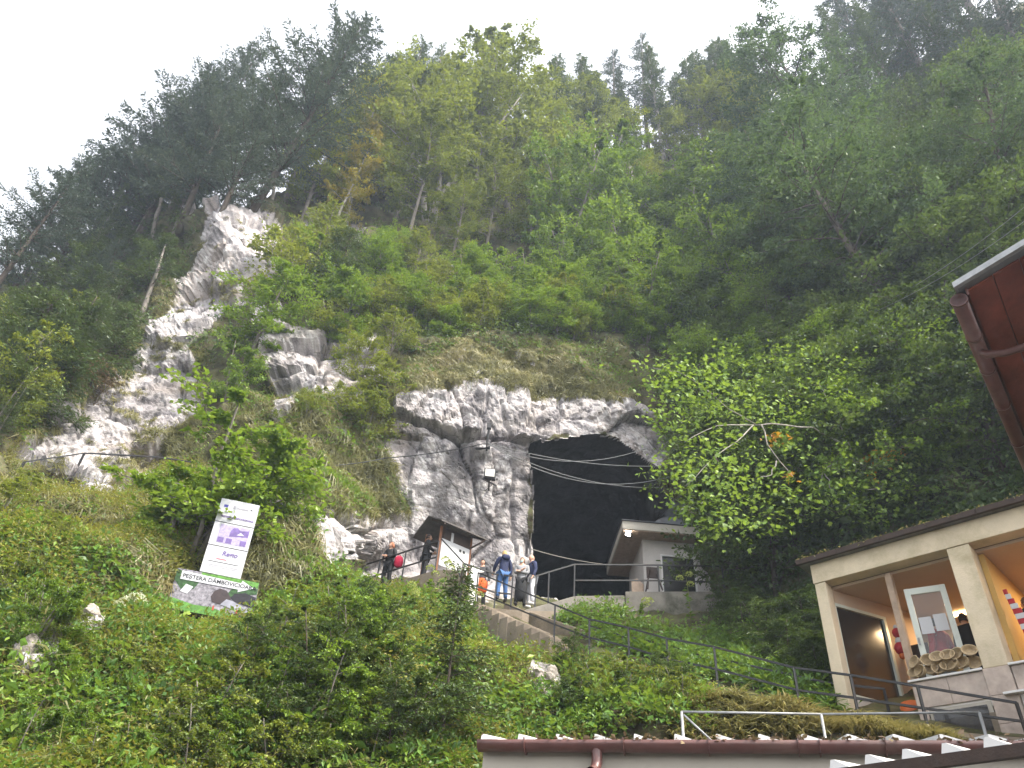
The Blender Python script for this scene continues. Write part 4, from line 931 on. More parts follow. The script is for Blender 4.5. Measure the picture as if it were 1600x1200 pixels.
# flowering umbels and the young spruce in front
def umbel(px, py, tip_py, lab, grp, col, k):
    b = np.array(ground(px, py)); h = height_to(b, tip_py); r = np.random.default_rng(k)
    e = empty('umbel_plant', b, lab, 'plant', grp); m = MB(); top = b + (r.normal(0, 0.08), -0.1, h)
    m.tube([b - (0, 0, 0.1), b + (top - b) * 0.5 + (0.03, 0, 0), top], [0.014, 0.011, 0.007], 5); m.build('stem', M['herb_yellow'], e)
    for q in range(3):
        L = Leaves()
        c = top + (r.normal(0, 0.12), r.normal(0, 0.1), -0.1 * q); n = 90
        th = r.uniform(0, 6.28, n); ph = np.arccos(r.uniform(0.1, 1, n)); dd = np.stack([np.cos(th) * np.sin(ph), np.sin(th) * np.sin(ph), np.cos(ph)], 1)
        L.add(c + dd * 0.10 - b, dd + r.normal(0, 0.4, (n, 3)), dd + r.normal(0, 0.3, (n, 3)), r.uniform(0.035, 0.055, n), np.clip(r.normal(0.6, 0.2, n), 0, 1))
        link('flower_head', L.mesh('umbel_head', M[col]), e)
    L = Leaves(); n = 26; u = r.uniform(0.15, 0.8, n)
    L.add((top - b) * u[:, None], unit(r.normal(0, 1, (n, 3)) * (1, 1, 0.4)), np.array([0, 0, 1.0]) + r.normal(0, 0.3, (n, 3)), r.uniform(0.1, 0.2, n), np.clip(r.normal(0.4, 0.2, n), 0, 1))
    link('leaves', L.mesh('umbel_leaves', M['herb']), e)
M['umbel'] = leafmat('umbel_flowers', (0.16, 0.22, 0.05), (0.28, 0.33, 0.08), (0.42, 0.45, 0.14), 0.3, 0.1)
M['umbel_white'] = leafmat('umbel_white', (0.35, 0.38, 0.25), (0.5, 0.52, 0.38), (0.62, 0.63, 0.5), 0.3, 0.1)
for k, (x, y, ty) in enumerate([(560,1010,968),(585,990,950),(640,985,925),(668,980,895),(690,985,880),(722,990,922),(745,985,930),(612,1000,960)]):
    umbel(x, y, ty, 'pale green flower umbel in the herbs below the notice kiosk', 'umbels below the kiosk', 'umbel', 300 + k)
for k, (x, y, ty) in enumerate([(1000,985,938),(1080,985,905)]): umbel(x, y, ty, 'tall yellow-green umbel against the mossy retaining wall', 'umbels by the retaining wall', 'umbel', 320 + k)
for k, (x, y, ty) in enumerate([(190,960,935),(198,970,945),(205,958,940)]): umbel(x, y, ty, 'white flower umbel on the slope left of the signs', 'white umbels', 'umbel_white', 330 + k)
tree_px('young_spruce', 690, 1185, 872, 'young spruce with a thin bare leader in front of the notice kiosk', None, 'young_spruce', rng, 1.0)
tree_px('young_spruce', 600, 1215, 1050, 'low young spruce beside the taller one below the kiosk', None, 'young_spruce', rng, 1.2)
tree_px('young_spruce', 470, 1010, 930, 'small dark spruce seedling right of the picture sign', None, 'spruce_seedling', rng, 1.0)
scatter_plants(26, [(250,1230),(300,1115),(430,1060),(560,1020),(640,1080),(620,1230)], ['shrub', 'shrub2', 'shrub3'], (0.9, 1.7), 'bush', 'low bushes', 'low_bush', 'bush', 41, 1.1, 30, None, [(400, 'at the foot of the slope below the picture sign'), (520, 'at the foot of the slope by the spruce seedling'), (2000, 'at the foot of the slope beside the young spruce')])
scatter_plants(14, [(880,1060),(1060,1090),(1090,1150),(880,1150)], ['shrub3', 'shrub2'], (0.6, 1.1), 'small bush', 'small bushes', 'small_bush', 'bush', 42, 1.1, 24, None, [(960, 'below the path, beside the stack of stones'), (2000, 'below the path, above the near gutter')])
scatter_plants(10, [(1130,960),(1290,1010),(1290,1090),(1200,1040)], ['shrub3', 'hornbeam'], (0.8, 1.6), 'bush', 'bank bushes', 'bank_bush', 'bush', 43, 1.1, 24, None, [(1210, 'on the bank at the end of the retaining wall'), (2000, 'on the bank against the shop column')])
scatter_plants(12, [(20,1210),(20,1050),(130,1010),(220,1060),(200,1210)], ['shrub2', 'shrub'], (0.6, 1.2), 'bush', 'rock bushes', 'rock_bush', 'bush', 44, 1.1, 34, None, [(110, 'among the boulders at the foot of the slope'), (2000, 'between the boulders and the picture sign')])

# ------------------------------------------------------------------ steps, path, landing, retaining wall
def lerp(a, b, t): return np.asarray(a, float) * (1 - t) + np.asarray(b, float) * t
NEAR = [np.array(q, float) for q in [(-0.55,22.3,10.73),(1.65,19.8,9.02),(2.46,18.9,8.46),(3.3,18.1,8.02),(4.03,17.3,7.52),(4.85,16.4,7.05),(6.1,15.3,6.42),(6.9,14.6,6.15),(7.77,13.9,5.88),(8.9,13.0,5.6)]]
BK = np.array([0.80, 0.60, 0.0]) * 1.25
path = MB()
for k in range(1, len(NEAR) - 1):
    a, b = NEAR[k], NEAR[k + 1]
    vs = [a, b, b + BK, a + BK]; dn = np.array([0, 0, -0.55])
    path.add(vs + [v + dn for v in vs], [(0, 1, 2, 3), (4, 7, 6, 5), (0, 4, 5, 1), (1, 5, 6, 2), (2, 6, 7, 3), (3, 7, 4, 0)])
tag(path.build('path', M['concrete']), kind='structure')
stair = empty('staircase', NEAR[1], 'weathered concrete steps climbing from the sloping path to the landing', 'steps')
A0, A1 = NEAR[0] + (0, 0, 0.15), NEAR[1]; NS = 10; ddir = (A0 - A1) / NS
for k in range(NS):
    s = MB(); o = A1 + ddir * k; zt = A1[2] + (A0[2] - A1[2]) * (k + 1) / NS
    run = np.array([ddir[0], ddir[1], 0]); jig = 0.02 * math.sin(k * 5)
    s.frame_box((o[0] - 0.10 + jig, o[1] - 0.08, zt - 1.1), run * 1.02, BK * 1.02, (0, 0, 1.1)); s.build('step', M['concrete'], stair, bevel=0.025)
s = MB()                                            # parapet on the hill side of the steps
pa, pb = A1 + BK + (0.12, 0.05, 0), A0 + BK + (-0.1, 0.1, 0); th = np.array([0.16, 0.12, 0])
s.add([pa + (0, 0, -0.5), pb + (0, 0, -0.6), pb + (0, 0, 0.55), pa + (0, 0, 0.70)] + [q + th for q in (pa + (0, 0, -0.5), pb + (0, 0, -0.6), pb + (0, 0, 0.55), pa + (0, 0, 0.70))],
      [(0, 1, 2, 3), (7, 6, 5, 4), (0, 4, 5, 1), (1, 5, 6, 2), (2, 6, 7, 3), (3, 7, 4, 0)]); s.build('parapet', M['concrete'], stair, bevel=0.03)
# landing in front of the cave, rising gently to the rock
ld = MB()
top = [(-0.95,22.35,10.90),(0.9,22.25,10.86),(2.9,23.1,11.35),(2.9,28.5,11.9),(-0.9,27.2,12.3)]
ld.prism([np.array(q) for q in top], (0, 0, -1.4)); tag(ld.build('landing', M['concrete']), kind='structure')
wk = MB()                                           # upper walkway to the left of the kiosk
wkt = [(-5.0,26.0,12.42),(-1.9,23.25,12.38),(-0.92,22.7,12.2),(-0.92,26.8,12.4),(-4.8,27.4,12.5)]
wk.prism([np.array(q) for q in wkt], (0, 0, -0.95)); tag(wk.build('walkway', M['concrete']), kind='structure')
cf = MB(); cf.prism([np.array(q) for q in [(2.6,23.2,11.55),(9.6,23.35,11.9),(10.5,29,12.1),(9,46,12.6),(1.5,46,12.6),(1.2,28.5,11.9)]], (0, 0, -0.6))
tag(cf.build('cave_floor', M['concrete']), kind='structure')
rw = empty('retaining_wall', P(950, 968, 23.0), 'mossy stained concrete retaining wall below the hut in the cave', 'wall')
def wallseg(name, pts, drop, thick=(0.05, 0.3, 0)):
    m = MB(); pts = [np.array(q, float) for q in pts]; bot = [q - (0, 0, drop) for q in pts]; m.prism(pts + bot[::-1], thick); m.build(name, M['concrete_mossy'], rw, bevel=0.025)
w0, w1, w2, w3 = P(786, 962, 22.45), P(898, 931, 22.9), P(976, 930, 23.05), P(1132, 924, 23.2)
wallseg('sloping_panel', [w0, w1], 1.3); wallseg('low_panel', [w1 + (0.004, 0, 0.0), w2], 1.5)
w2b = P(977, 924, 23.03); wallseg('high_panel', [w2b, w3], 1.9)

def railing(name, label, posts, rails, pr=0.022, rr=0.024, mat='black_metal', sq=True, group=None):
    e = empty(name, posts[0][0], label, 'railing', group)
    for a, b in posts:
        m = MB(); (m.bar(a, b, pr * 2) if sq else m.tube([a, b], pr, 8)); m.build('post', M[mat], e)
    for pts in rails:
        m = MB()
        for a, b in zip(pts[:-1], pts[1:]):
            d = unit(np.array(b, float) - np.array(a, float)); (m.bar(np.array(a) - d * 0.01, np.array(b) + d * 0.01, rr * 1.7, rr * 1.7) if sq else m.tube([a, b], rr, 8))
        m.build('rail', M[mat], e)
    return e
up = lambda h: np.array([0, 0, h])
nr_ = [q + (0.02, 0.03, -0.05) for q in NEAR]
hts = [1.30, 1.12, 1.0, 0.98, 0.98, 1.0, 0.92, 0.88, 0.80, 0.62]
railing('path_railing', 'black handrail on the valley side of the path and steps', [(q, q + up(h)) for q, h in zip(nr_, hts)], [[q + up(h) for q, h in zip(nr_, hts)], [q + up(h * 0.52) for q, h in zip(nr_, hts)]])
fr_ = [q + BK * 0.97 + (0, 0, -0.05) for q in NEAR[1:8]]
railing('path_railing', 'black handrail on the hill side of the path', [(q, q + up(0.92)) for q in fr_[1:]], [[q + up(0.92) for q in fr_]])
kl = [np.array(q, float) for q in [(-5.05,26.05,12.42),(-4.05,25.2,12.42),(-3.1,24.35,12.42),(-1.95,23.3,12.38)]]
railing('walkway_railing', 'black handrail of the upper walkway left of the notice kiosk', [(q, q + up(1.05)) for q in kl], [[q + up(1.05) for q in kl], [q + up(0.48) for q in kl]])
kr = [np.array(q, float) for q in [(-1.0,22.55,11.2),(0.05,22.7,11.0),(0.55,22.6,10.95)]]
railing('landing_railing', 'short black handrail at the edge of the landing beside the waiting visitors', [(q, q + up(1.15)) for q in kr], [[(-1.85,23.1,13.4)] + [q + up(1.15) for q in kr], [(-1.2,22.65,12.2)] + [q + up(0.55) for q in kr]])
wr = [w0 + (0.9, 0.25, 0.25), w1 + (0, 0.12, 0), w2b + (0.9, 0.12, 0.05), w3 + (0, 0.12, 0)]
wt = [P(838, 900, 22.7), P(898, 882, 22.95), P(1028, 883, 23.15), P(1128, 885, 23.3)]
wm = [None, P(898, 907, 22.95), P(1028, 907, 23.15), P(1128, 910, 23.3)]
railing('wall_railing', 'black railing along the top of the retaining wall in front of the hut', [(np.array([t_[0], t_[1], b_[2] - 0.1]), t_) for b_, t_ in zip(wr, wt)] + [(np.array([P(858,905,22.8)[0], 22.8, wr[0][2]]), P(858, 893, 22.8))], [wt, wm[1:]])
# galvanised rail behind the near roof
gA, gB, gC = Pz(1065, 1112, 4.35), Pz(1283, 1116, 4.35), Pz(1530, 1113, 4.35)
ge = railing('galvanised_railing', 'thin grey galvanised pipe rail behind the near roof edge', [(np.array([q[0], q[1], 3.1]), q) for q in (gA, gB, gC)], [[gA, gB, gC]], 0.017, 0.013, 'galv', False)
m = MB(); m.tube([gA + (0.02, 0, -0.03), gA + (0.45, 0, -0.40)], 0.012, 6); m.build('brace', M['galv'], ge)
# old rail on the left slope
def grail(px, py, dz=0.0): return np.array(ground(px, py)) + (0, -0.25, dz)
ol = [P(38, 722, 21.6), P(132, 708, 23.2), P(245, 714, 23.2), P(300, 722, 23.0)]
railing('old_handrail', 'old black handrail along the foot of the left cliff', [(ol[1] - up(1.35), ol[1]), (ol[0] - up(1.2), ol[0])], [ol], 0.03, 0.026)

# ------------------------------------------------------------------ notice kiosk
k0, k1 = np.array([-1.98, 24.0, 12.3]), np.array([-0.95, 24.75, 12.3])
kb = unit(np.array([k1[0] - k0[0], k1[1] - k0[1], 0])); kn = np.array([kb[1], -kb[0], 0]); kL = np.linalg.norm(k1 - k0)
ke = empty('notice_kiosk', k0, 'roofed wooden notice kiosk with a white board by the rock pier', 'kiosk')
for q in (k0, k1):
    m = MB(); m.bar(q - up(0.2), q + up(2.05), 0.09); m.build('post', M['wood'], ke)
for q in (k0 - kn * 0.9, k1 - kn * 0.9):
    m = MB(); m.bar(q - up(0.2), q + up(2.05), 0.09); m.build('post', M['wood'], ke)
m = MB(); m.frame_box(k0 + kn * 0.05 + kb * 0.05 + up(0.62), kb * (kL - 0.1), -kn * 0.03, up(0.98)); bd = m.build('board', M['paper'], ke)
m = MB(); m.frame_box(k0 + kn * 0.045 + kb * 0.05 + up(1.605), kb * (kL - 0.1), -kn * 0.03, up(0.42)); m.build('dark_panel', M['dark_wood'], ke)
for u_ in (0.62, 0.74):
    m = MB(); m.frame_box(k0 + kn * 0.056 + kb * (kL * u_) + up(1.36), kb * 0.09, -kn * 0.004, up(0.1)); m.build('printed_mark', M['cable'], bd)
m = MB(); m.frame_box(k0 + kn * 0.056 + kb * 0.4 + up(1.58), kb * 0.10, -kn * 0.01, up(0.36)); m.build('pinned_paper', M['paper'], ke)
e0, e1 = k0 + kn * 0.45 - kb * 0.32 + up(1.98), k1 + kn * 0.45 + kb * 0.42 + up(1.98)
r0_, r1_ = e0 - kn * 0.9 + up(0.5), e1 - kn * 0.9 + up(0.5); b0_, b1_ = e0 - kn * 1.8, e1 - kn * 1.8
m = MB(); m.prism([e0, e1, r1_, r0_], up(0.05)); m.build('roof_slope', M['felt'], ke)
m = MB(); m.prism([r0_ + up(0.002), r1_ + up(0.002), b1_, b0_], up(0.05)); m.build('roof_slope', M['felt'], ke)
for q in (0.08, 0.92):
    m = MB(); p_ = lerp(e0, e1, q); m.bar(p_ - up(0.04), p_ - kn * 0.9 + up(0.44), 0.06, 0.07); m.build('rafter', M['dark_wood'], ke)
    m = MB(); m.bar(lerp(k0, k1, q) + up(1.6), p_ + up(-0.06), 0.05); m.build('bracket', M['dark_wood'], ke)
# white pillar in front
pe = P(731, 944, 23.0); m = MB(); m.frame_box(pe, (0.26, 0.10, 0), (-0.08, 0.2, 0), (0.0, 0, 1.3)); 
pil = m.build('marker_pillar', M['white_paint'], None, pe, bevel=0.012); tag(pil, 'narrow white painted pillar with blue scrawls under the kiosk board', 'pillar')
m = MB(); m.bar(pe + (0.08, 0.02, 0.95), pe + (0.15, 0.05, 1.15), 0.016, 0.006); m.bar(pe + (0.15, 0.045, 1.13), pe + (0.13, 0.04, 1.0), 0.014, 0.006)
M['blue_ink'] = simple('blue_ink', (0.05, 0.16, 0.5), 0.6, 0.1, 4, 0)
m.build('blue_scrawl', M['blue_ink'], pil)

# ------------------------------------------------------------------ hut in the cave mouth
he = empty('cave_hut', (7, 26.2, 12.3), 'small pale hut with a grey metal roof inside the cave mouth', 'hut')
hx0, hx1, hy0, hy1, hz0, hz1 = 5.4, 9.2, 26.1, 29.0, 11.8, 15.65
wx0, wx1, wz0, wz1 = 6.05, 7.35, 13.55, 15.1                  # window opening
M['hut_wall'] = simple('hut_plaster', (0.42, 0.39, 0.37), 0.85, 0.12, 1.2, 0.2, dirt=(0.22, 0.2, 0.18), dirt_amt=0.5)
m = MB()
m.box((hx0, hy0, hz0), (wx0, hy0 + 0.2, hz1)); m.box((wx1, hy0, hz0), (hx1, hy0 + 0.2, hz1)); m.box((wx0, hy0 + 0.002, hz0), (wx1, hy0 + 0.198, wz0)); m.box((wx0, hy0 + 0.002, wz1), (wx1, hy0 + 0.198, hz1))
m.build('front_wall', M['hut_wall'], he)
m = MB(); m.box((hx0, hy0 + 0.2, hz0), (hx0 + 0.2, hy1, hz1)); m.build('side_wall', M['hut_wall'], he)
m = MB(); m.box((hx1 - 0.2, hy0 + 0.2, hz0), (hx1, hy1, hz1)); m.build('side_wall', M['hut_wall'], he)
m = MB(); m.box((wx0 + 0.05, hy0 + 0.06, wz0 + 0.05), (wx1 - 0.05, hy0 + 0.08, wz1 - 0.05)); wn_ = m.build('window', M['dark_glass'], he)
m = MB()
for lo, hi in (((wx0, hy0 - 0.015, wz0), (wx0 + 0.06, hy0 + 0.1, wz1)), ((wx1 - 0.06, hy0 - 0.015, wz0), (wx1, hy0 + 0.1, wz1)), ((wx0 + 0.06, hy0 - 0.013, wz1 - 0.06), (wx1 - 0.06, hy0 + 0.1, wz1)), ((wx0 - 0.05, hy0 - 0.08, wz0 - 0.05), (wx1 + 0.05, hy0 + 0.1, wz0 + 0.002))): m.box(lo, hi)
m.build('window_frame', M['white_paint'], wn_)
m = MB(); m.box((6.15, hy0 - 0.03, hz0), (7.2, hy0 - 0.003, wz0 - 0.12)); m.build('lower_panel', M['dark_wood'], he)
ex0, ex1, ey0, ey1 = 4.55, 9.75, 25.45, 29.4; nb_ = 26
for k in range(nb_):
    xa = ex0 + 0.03 + (ex1 - ex0 - 0.06) * k / nb_; m = MB(); m.box((xa + 0.004, ey0 + 0.03, hz1 + (0.003 if k % 2 else 0)), (xa + (ex1 - ex0 - 0.06) / nb_ - 0.004, ey1, hz1 + 0.03)); m.build('soffit_board', M['pale_wood'], he)
m = MB(); m.box((ex0, ey0, hz1 + 0.035), (ex1, ey1, hz1 + 0.36)); m.build('fascia', M['panel'], he)
prof = [(0.06, 0.37), (0.0, 0.42), (-0.9, 0.66), (-1.3, 0.95), (-1.7, 1.5), (-2.1, 2.0), (-2.4, 2.3)]
rv_ = []; rf_ = []
for k, (g, zz) in enumerate(prof):
    rv_ += [(ex0 - g, ey0 - g, hz1 + zz), (ex1 + g, ey0 - g, hz1 + zz), (ex1 + g, ey1 + g, hz1 + zz), (ex0 - g, ey1 + g, hz1 + zz)]
    if k:
        for j in range(4): rf_.append(((k - 1) * 4 + j, (k - 1) * 4 + (j + 1) % 4, k * 4 + (j + 1) % 4, k * 4 + j))
rf_.append(tuple((len(prof) - 1) * 4 + j for j in range(4)))
m = MB(); m.add(rv_, rf_); rf = m.build('roof', M['roof_grey'], he)
for k in range(1, 8):
    x = ex0 + (ex1 - ex0) * k / 8; g = 0.9; m = MB(); xx = min(max(x, ex0 + 0.9), ex1 - 0.9); m.bar((x, ey0, hz1 + 0.44), (xx, ey0 + 0.9, hz1 + 0.675), 0.025, 0.03); m.build('seam', M['roof_grey'], rf)
lp = MB(); lx, ly, lz = ex0 + 0.22, ey0 + 0.2, hz1 - 0.12; lp.box((lx - 0.09, ly - 0.06, lz - 0.06), (lx + 0.09, ly + 0.05, lz + 0.12)); lo_ = lp.build('lamp', M['black_metal'], he)
m = MB(); m.box((lx - 0.08, ly - 0.08, lz - 0.05), (lx + 0.08, ly - 0.062, lz + 0.1)); m.build('lit_glass', M['lamp_white'], lo_)
m = MB(); m.tube([(9.55, 25.6, 15.4), (9.4, 25.6, 15.75), (9.25, 25.7, 15.7)][::-1] + [(9.62, 25.6, 14.6), (9.62, 25.65, 12.2)], 0.05, 8); m.build('downpipe', M['panel'], he)
# leaning board and folding stand in front of the hut
q = P(1000, 925, 24.6); m = MB(); m.prism([q + (-0.28, 0, 0), q + (0.12, 0, 0), q + (0.15, 0.1, 0.35), q + (-0.05, 0.14, 0.55), q + (-0.26, 0.1, 0.45)], (0.02, 0.05, 0)); tag(m.build('wooden_board', M['pale_wood'], None, q), 'brown wooden board leaning beside the hut corner', 'board')
q = P(1022, 925, 24.3); fe = empty('folding_stand', q, 'dark folding stand with crossed legs in front of the hut', 'stand')
for dx in (-0.25, 0.25):
    m = MB(); m.bar(q + (dx, -0.2, 0), q + (dx * 0.4, 0.2, 0.95), 0.04); m.build('leg', M['dark_wood'], fe)
    m = MB(); m.bar(q + (dx, 0.25, 0), q + (dx * 0.5, -0.1, 0.75), 0.04); m.build('leg', M['dark_wood'], fe)
m = MB(); m.box(q + (-0.2, 0.1, 0.55), q + (0.2, 0.14, 0.95)); m.build('panel', M['dark_wood'], fe)

# ------------------------------------------------------------------ lamps and cables on the rock pier
M['lens_glass'] = simple('lens_glass', (0.62, 0.60, 0.55), 0.25, 0.04, 3, 0)
q = P(765, 741, 25.55); fl = empty('floodlight', q, 'square white floodlight on a black bracket on the rock pier', 'floodlight')
m = MB(); m.frame_box(q + (-0.17, -0.1, -0.14), (0.36, 0.02, 0), (0, 0.05, 0.02), (0, -0.04, 0.30)); m.build('lens', M['lens_glass'], fl)
m = MB(); m.frame_box(q + (-0.22, -0.04, -0.19), (0.46, 0.03, 0), (0, 0.18, 0), (0, -0.03, 0.42)); m.build('housing', M['black_metal'], fl)
m = MB(); m.bar(q + (0.3, -0.02, -0.2), q + (0.3, 0.5, 0.1), 0.06); m.bar(q + (-0.2, 0.1, 0.24), q + (0.05, 0.5, 0.38), 0.05); m.bar(q + (0.05, 0.5, 0.38), q + (0.3, 0.1, 0.2), 0.05); m.bar(q + (-0.26, 0.0, -0.22), q + (0.3, 0.3, -0.3), 0.05); m.bar(q + (0.0, 0.1, 0), q + (0.0, 1.6, 0), 0.06); m.build('bracket', M['black_metal'], fl)
m = MB(); m.tube([q + (0.1, 0, -0.2), q + (0.12, -0.02, -0.5), q + (-0.1, 0.1, -0.68), q + (-0.3, 0.2, -0.6), q + (-0.28, 0.4, -0.2)], 0.012, 5); m.build('cable', M['cable'], fl)
q = P(761, 692, 25.5); pl_ = empty('bracket_lamp', q, 'black post lamp on a bracket bolted to the rock beside the cave', 'lamp')
m = MB(); m.bar(q + (0, 0, -0.1), q + (0.02, -0.02, 0.75), 0.07); m.build('post', M['black_metal'], pl_)
m = MB(); m.box(q + (-0.08, -0.1, 0.68), q + (0.1, 0.06, 0.92)); m.build('lamp_head', M['black_metal'], pl_)
m = MB(); m.tube([q + (-0.4, 0.1, -0.25), q + (-0.2, -0.05, -0.32), q + (0.1, -0.05, -0.28), q + (0.1, 0.1, 0.0)], 0.06, 6); m.bar(q + (0, 0, 0), q + (0, 1.6, 0.0), 0.06); m.build('bracket', M['black_metal'], pl_)
def cable(a, b, sag, label, r=0.014, mat='cable', group=None):
    a, b = np.array(a), np.array(b); m = MB(); m.tube([a + (b - a) * k / 14 + np.array([0, 0, -sag * 4 * (k / 14) * (1 - k / 14)]) for k in range(15)], r, 5)
    tag(m.build('cable', M[mat], None, a), label, 'cable', group)
hub = P(762, 692, 25.35)
cable(hub, P(600, 716, 25.2), 0.1, 'black cable running from the bracket lamp across the rock pier', 0.02)
cable(P(600, 716, 25.2), P(415, 722, 22.9), 0.25, 'black cable continuing over the grassy slope left of the pier', 0.018)
for k, (x, y, Y) in enumerate([(1040, 728, 26.6), (1030, 762, 26.6), (1010, 700, 26.8), (1045, 745, 26.4)]): cable(hub + (0.02 * k, 0, -0.02 * k), P(x, y, Y), 0.35 + 0.2 * k, 'thin cable slung across the mouth of the cave from the bracket lamp', 0.014, 'cable_grey', 'cables across the cave mouth')
cable(P(828, 857, 26.2), P(972, 884, 25.6), 0.12, 'pale rope from the rock pier to the hut eave', 0.013, 'panel')
cable(P(1365, 488, 20.5), P(1640, 315, 13), 0.3, 'overhead wire crossing the shaded right wall of the gorge', 0.012, 'cable_grey', 'overhead wires on the right'); cable(P(1372, 478, 20.5), P(1640, 290, 13), 0.3, 'overhead wire crossing the shaded right wall of the gorge', 0.012, 'cable_grey', 'overhead wires on the right')

# ------------------------------------------------------------------ signs on the slope
def textmesh(body, size, name, parent, o, ex, ey, n, mat, align='LEFT', shear=0.0, bold=0.0):
    cu = bpy.data.curves.new('text', 'FONT'); cu.body = body; cu.size = size; cu.align_x = align; cu.align_y = 'CENTER'; cu.extrude = 0.0; cu.shear = shear; cu.offset = bold
    to = bpy.data.objects.new('text', cu); COL.objects.link(to); bpy.context.view_layer.update()
    me = bpy.data.meshes.new_from_object(to.evaluated_get(bpy.context.evaluated_depsgraph_get())); bpy.data.objects.remove(to); 
    off = worldloc(parent); ex, ey = unit(np.array(ex)), unit(np.array(ey))
    for v in me.vertices: v.co = Vector((o + ex * v.co.x + ey * v.co.y + n * 0.008) - off)
    me.materials.clear(); me.materials.append(mat); me.update(); return link(name, me, parent)
class Panel:
    def __init__(s, tl, tr, bl, ob):
        s.o = np.array(bl); s.ex = np.array(tr) - np.array(tl); s.ey = np.array(tl) - np.array(bl); s.n = unit(np.cross(s.ex, s.ey)); s.ob = ob
        if s.n[1] > 0: s.n = -s.n
    def pt(s, u, v, h=0.0): return s.o + s.ex * u + s.ey * v + s.n * h
    def poly(s, pts, h, mat, name):
        m = MB(); m.prism([s.pt(u, v, h) for u, v in pts], -s.n * 0.0025); return m.build(name, mat, s.ob)
def ink(name, c, var=0.1, sc=8): return simple(name, c, 0.5, var, sc, 0)
I = {'white': ink('ink_white', (0.42, 0.42, 0.44), 0.05), 'dark': ink('ink_dark', (0.012, 0.012, 0.014)), 'purple': ink('ink_purple', (0.13, 0.09, 0.24), 0.3), 'lilac': ink('ink_lilac', (0.30, 0.26, 0.38), 0.25, 16), 'blue': ink('ink_blue', (0.05, 0.05, 0.22)), 'pink': ink('ink_pink', (0.40, 0.10, 0.13)),
     'green': ink('ink_green', (0.07, 0.17, 0.03), 0.5, 12), 'leaf': ink('ink_leaf', (0.025, 0.06, 0.02), 0.7, 14), 'rock': ink('ink_rock', (0.17, 0.16, 0.18), 0.7, 14), 'brown': ink('ink_brown', (0.035, 0.025, 0.026), 0.3), 'black': ink('ink_black', (0.014, 0.013, 0.017), 0.5), 'grey': ink('ink_grey', (0.22, 0.22, 0.26), 0.2), 'red': ink('ink_red', (0.3, 0.06, 0.03)), 'faint': ink('ink_faint', (0.28, 0.27, 0.30))}
SY = 17.0
tl, tr, bl = P(347, 778, SY), P(406, 790, SY + 0.1), P(312, 892, SY - 0.05)
e = empty('notice_board', bl, 'tall white notice board tilted on the slope, with a purple picture', 'sign')
pn = Panel(tl, tr, bl, e)
m = MB(); m.frame_box(pn.o, pn.ex, pn.ey, -pn.n * 0.04); m.build('panel', I['white'], e)
for v in (0.672, 0.352): pn.poly([(0, v), (1, v), (1, v + 0.008), (0, v + 0.008)], 0.004, I['dark'], 'joint_line')
pic = pn.poly([(0.17, 0.40), (0.93, 0.40), (0.93, 0.65), (0.17, 0.65)], 0.004, I['lilac'], 'picture'); pn.ob = pic
pn.poly([(0.45, 0.50), (0.46, 0.58), (0.52, 0.625), (0.62, 0.63), (0.7, 0.60), (0.92, 0.62), (0.92, 0.53), (0.72, 0.52)], 0.007, I['purple'], 'picture_cave')
pn.poly([(0.63, 0.535), (0.72, 0.575), (0.82, 0.545)], 0.010, I['white'], 'picture_roof')
for a in (0.19, 0.40, 0.76): pn.poly([(a, 0.41), (a + 0.15, 0.41), (a + 0.15, 0.475), (a, 0.475)], 0.007, I['purple'], 'picture_inset')
pn.ob = e
pn.poly([(0.11, 0.885), (0.22, 0.885), (0.22, 0.92), (0.11, 0.92)], 0.004, I['blue'], 'flag_mark')
pn.poly([(0.36, 0.88), (0.41, 0.88), (0.41, 0.925), (0.36, 0.925)], 0.004, I['faint'], 'crest_mark'); pn.poly([(0.46, 0.89), (0.74, 0.89), (0.74, 0.905), (0.46, 0.905)], 0.004, I['faint'], 'faint_line'); pn.poly([(0.8, 0.90), (0.86, 0.90), (0.83, 0.918)], 0.004, I['dark'], 'corner_mark')
wS = np.linalg.norm(pn.ex)
textmesh('PEȘTERA DÂMBOVICIOARA', wS * 0.068, 'lettering', e, pn.pt(0.53, 0.755), pn.ex, pn.ey, pn.n, I['purple'], 'CENTER', 0, 0.003)
textmesh('Regio', wS * 0.17, 'lettering', e, pn.pt(0.60, 0.27), pn.ex, pn.ey, pn.n, I['purple'], 'CENTER', 0.15, 0.004)
pn.poly([(0.12, 0.15), (0.88, 0.15), (0.88, 0.156), (0.12, 0.156)], 0.004, I['dark'], 'rule'); pn.poly([(0.30, 0.188), (0.55, 0.188), (0.55, 0.2), (0.30, 0.2)], 0.004, I['pink'], 'pink_rule')
for v in (0.085, 0.105): pn.poly([(0.16, v), (0.88, v), (0.88, v + 0.006), (0.16, v + 0.006)], 0.004, I['faint'], 'small_print')
for u in (0.15, 0.85):
    m = MB(); b_ = pn.pt(u, 0.1, -0.07); m.tube([b_ + pn.ey * 0.7, b_, b_ + (0.0, 0.2, -1.6)], 0.03, 8); m.build('post', M['galv'], e)
tl, tr, bl = P(278, 887, SY - 0.25), P(405, 911, SY - 0.15), P(260, 949, SY - 0.35)
e = empty('picture_sign', bl, 'wide picture sign with a white arrow reading the cave name', 'sign'); pn = Panel(tl, tr, bl, e)
m = MB(); m.frame_box(pn.o, pn.ex, pn.ey, -pn.n * 0.03); m.build('panel', I['rock'], e)
pn.poly([(0, 0), (1, 0), (1, 0.12), (0.75, 0.1), (0.5, 0.2), (0.3, 0.18), (0, 0.27)], 0.004, I['green'], 'grass_print')
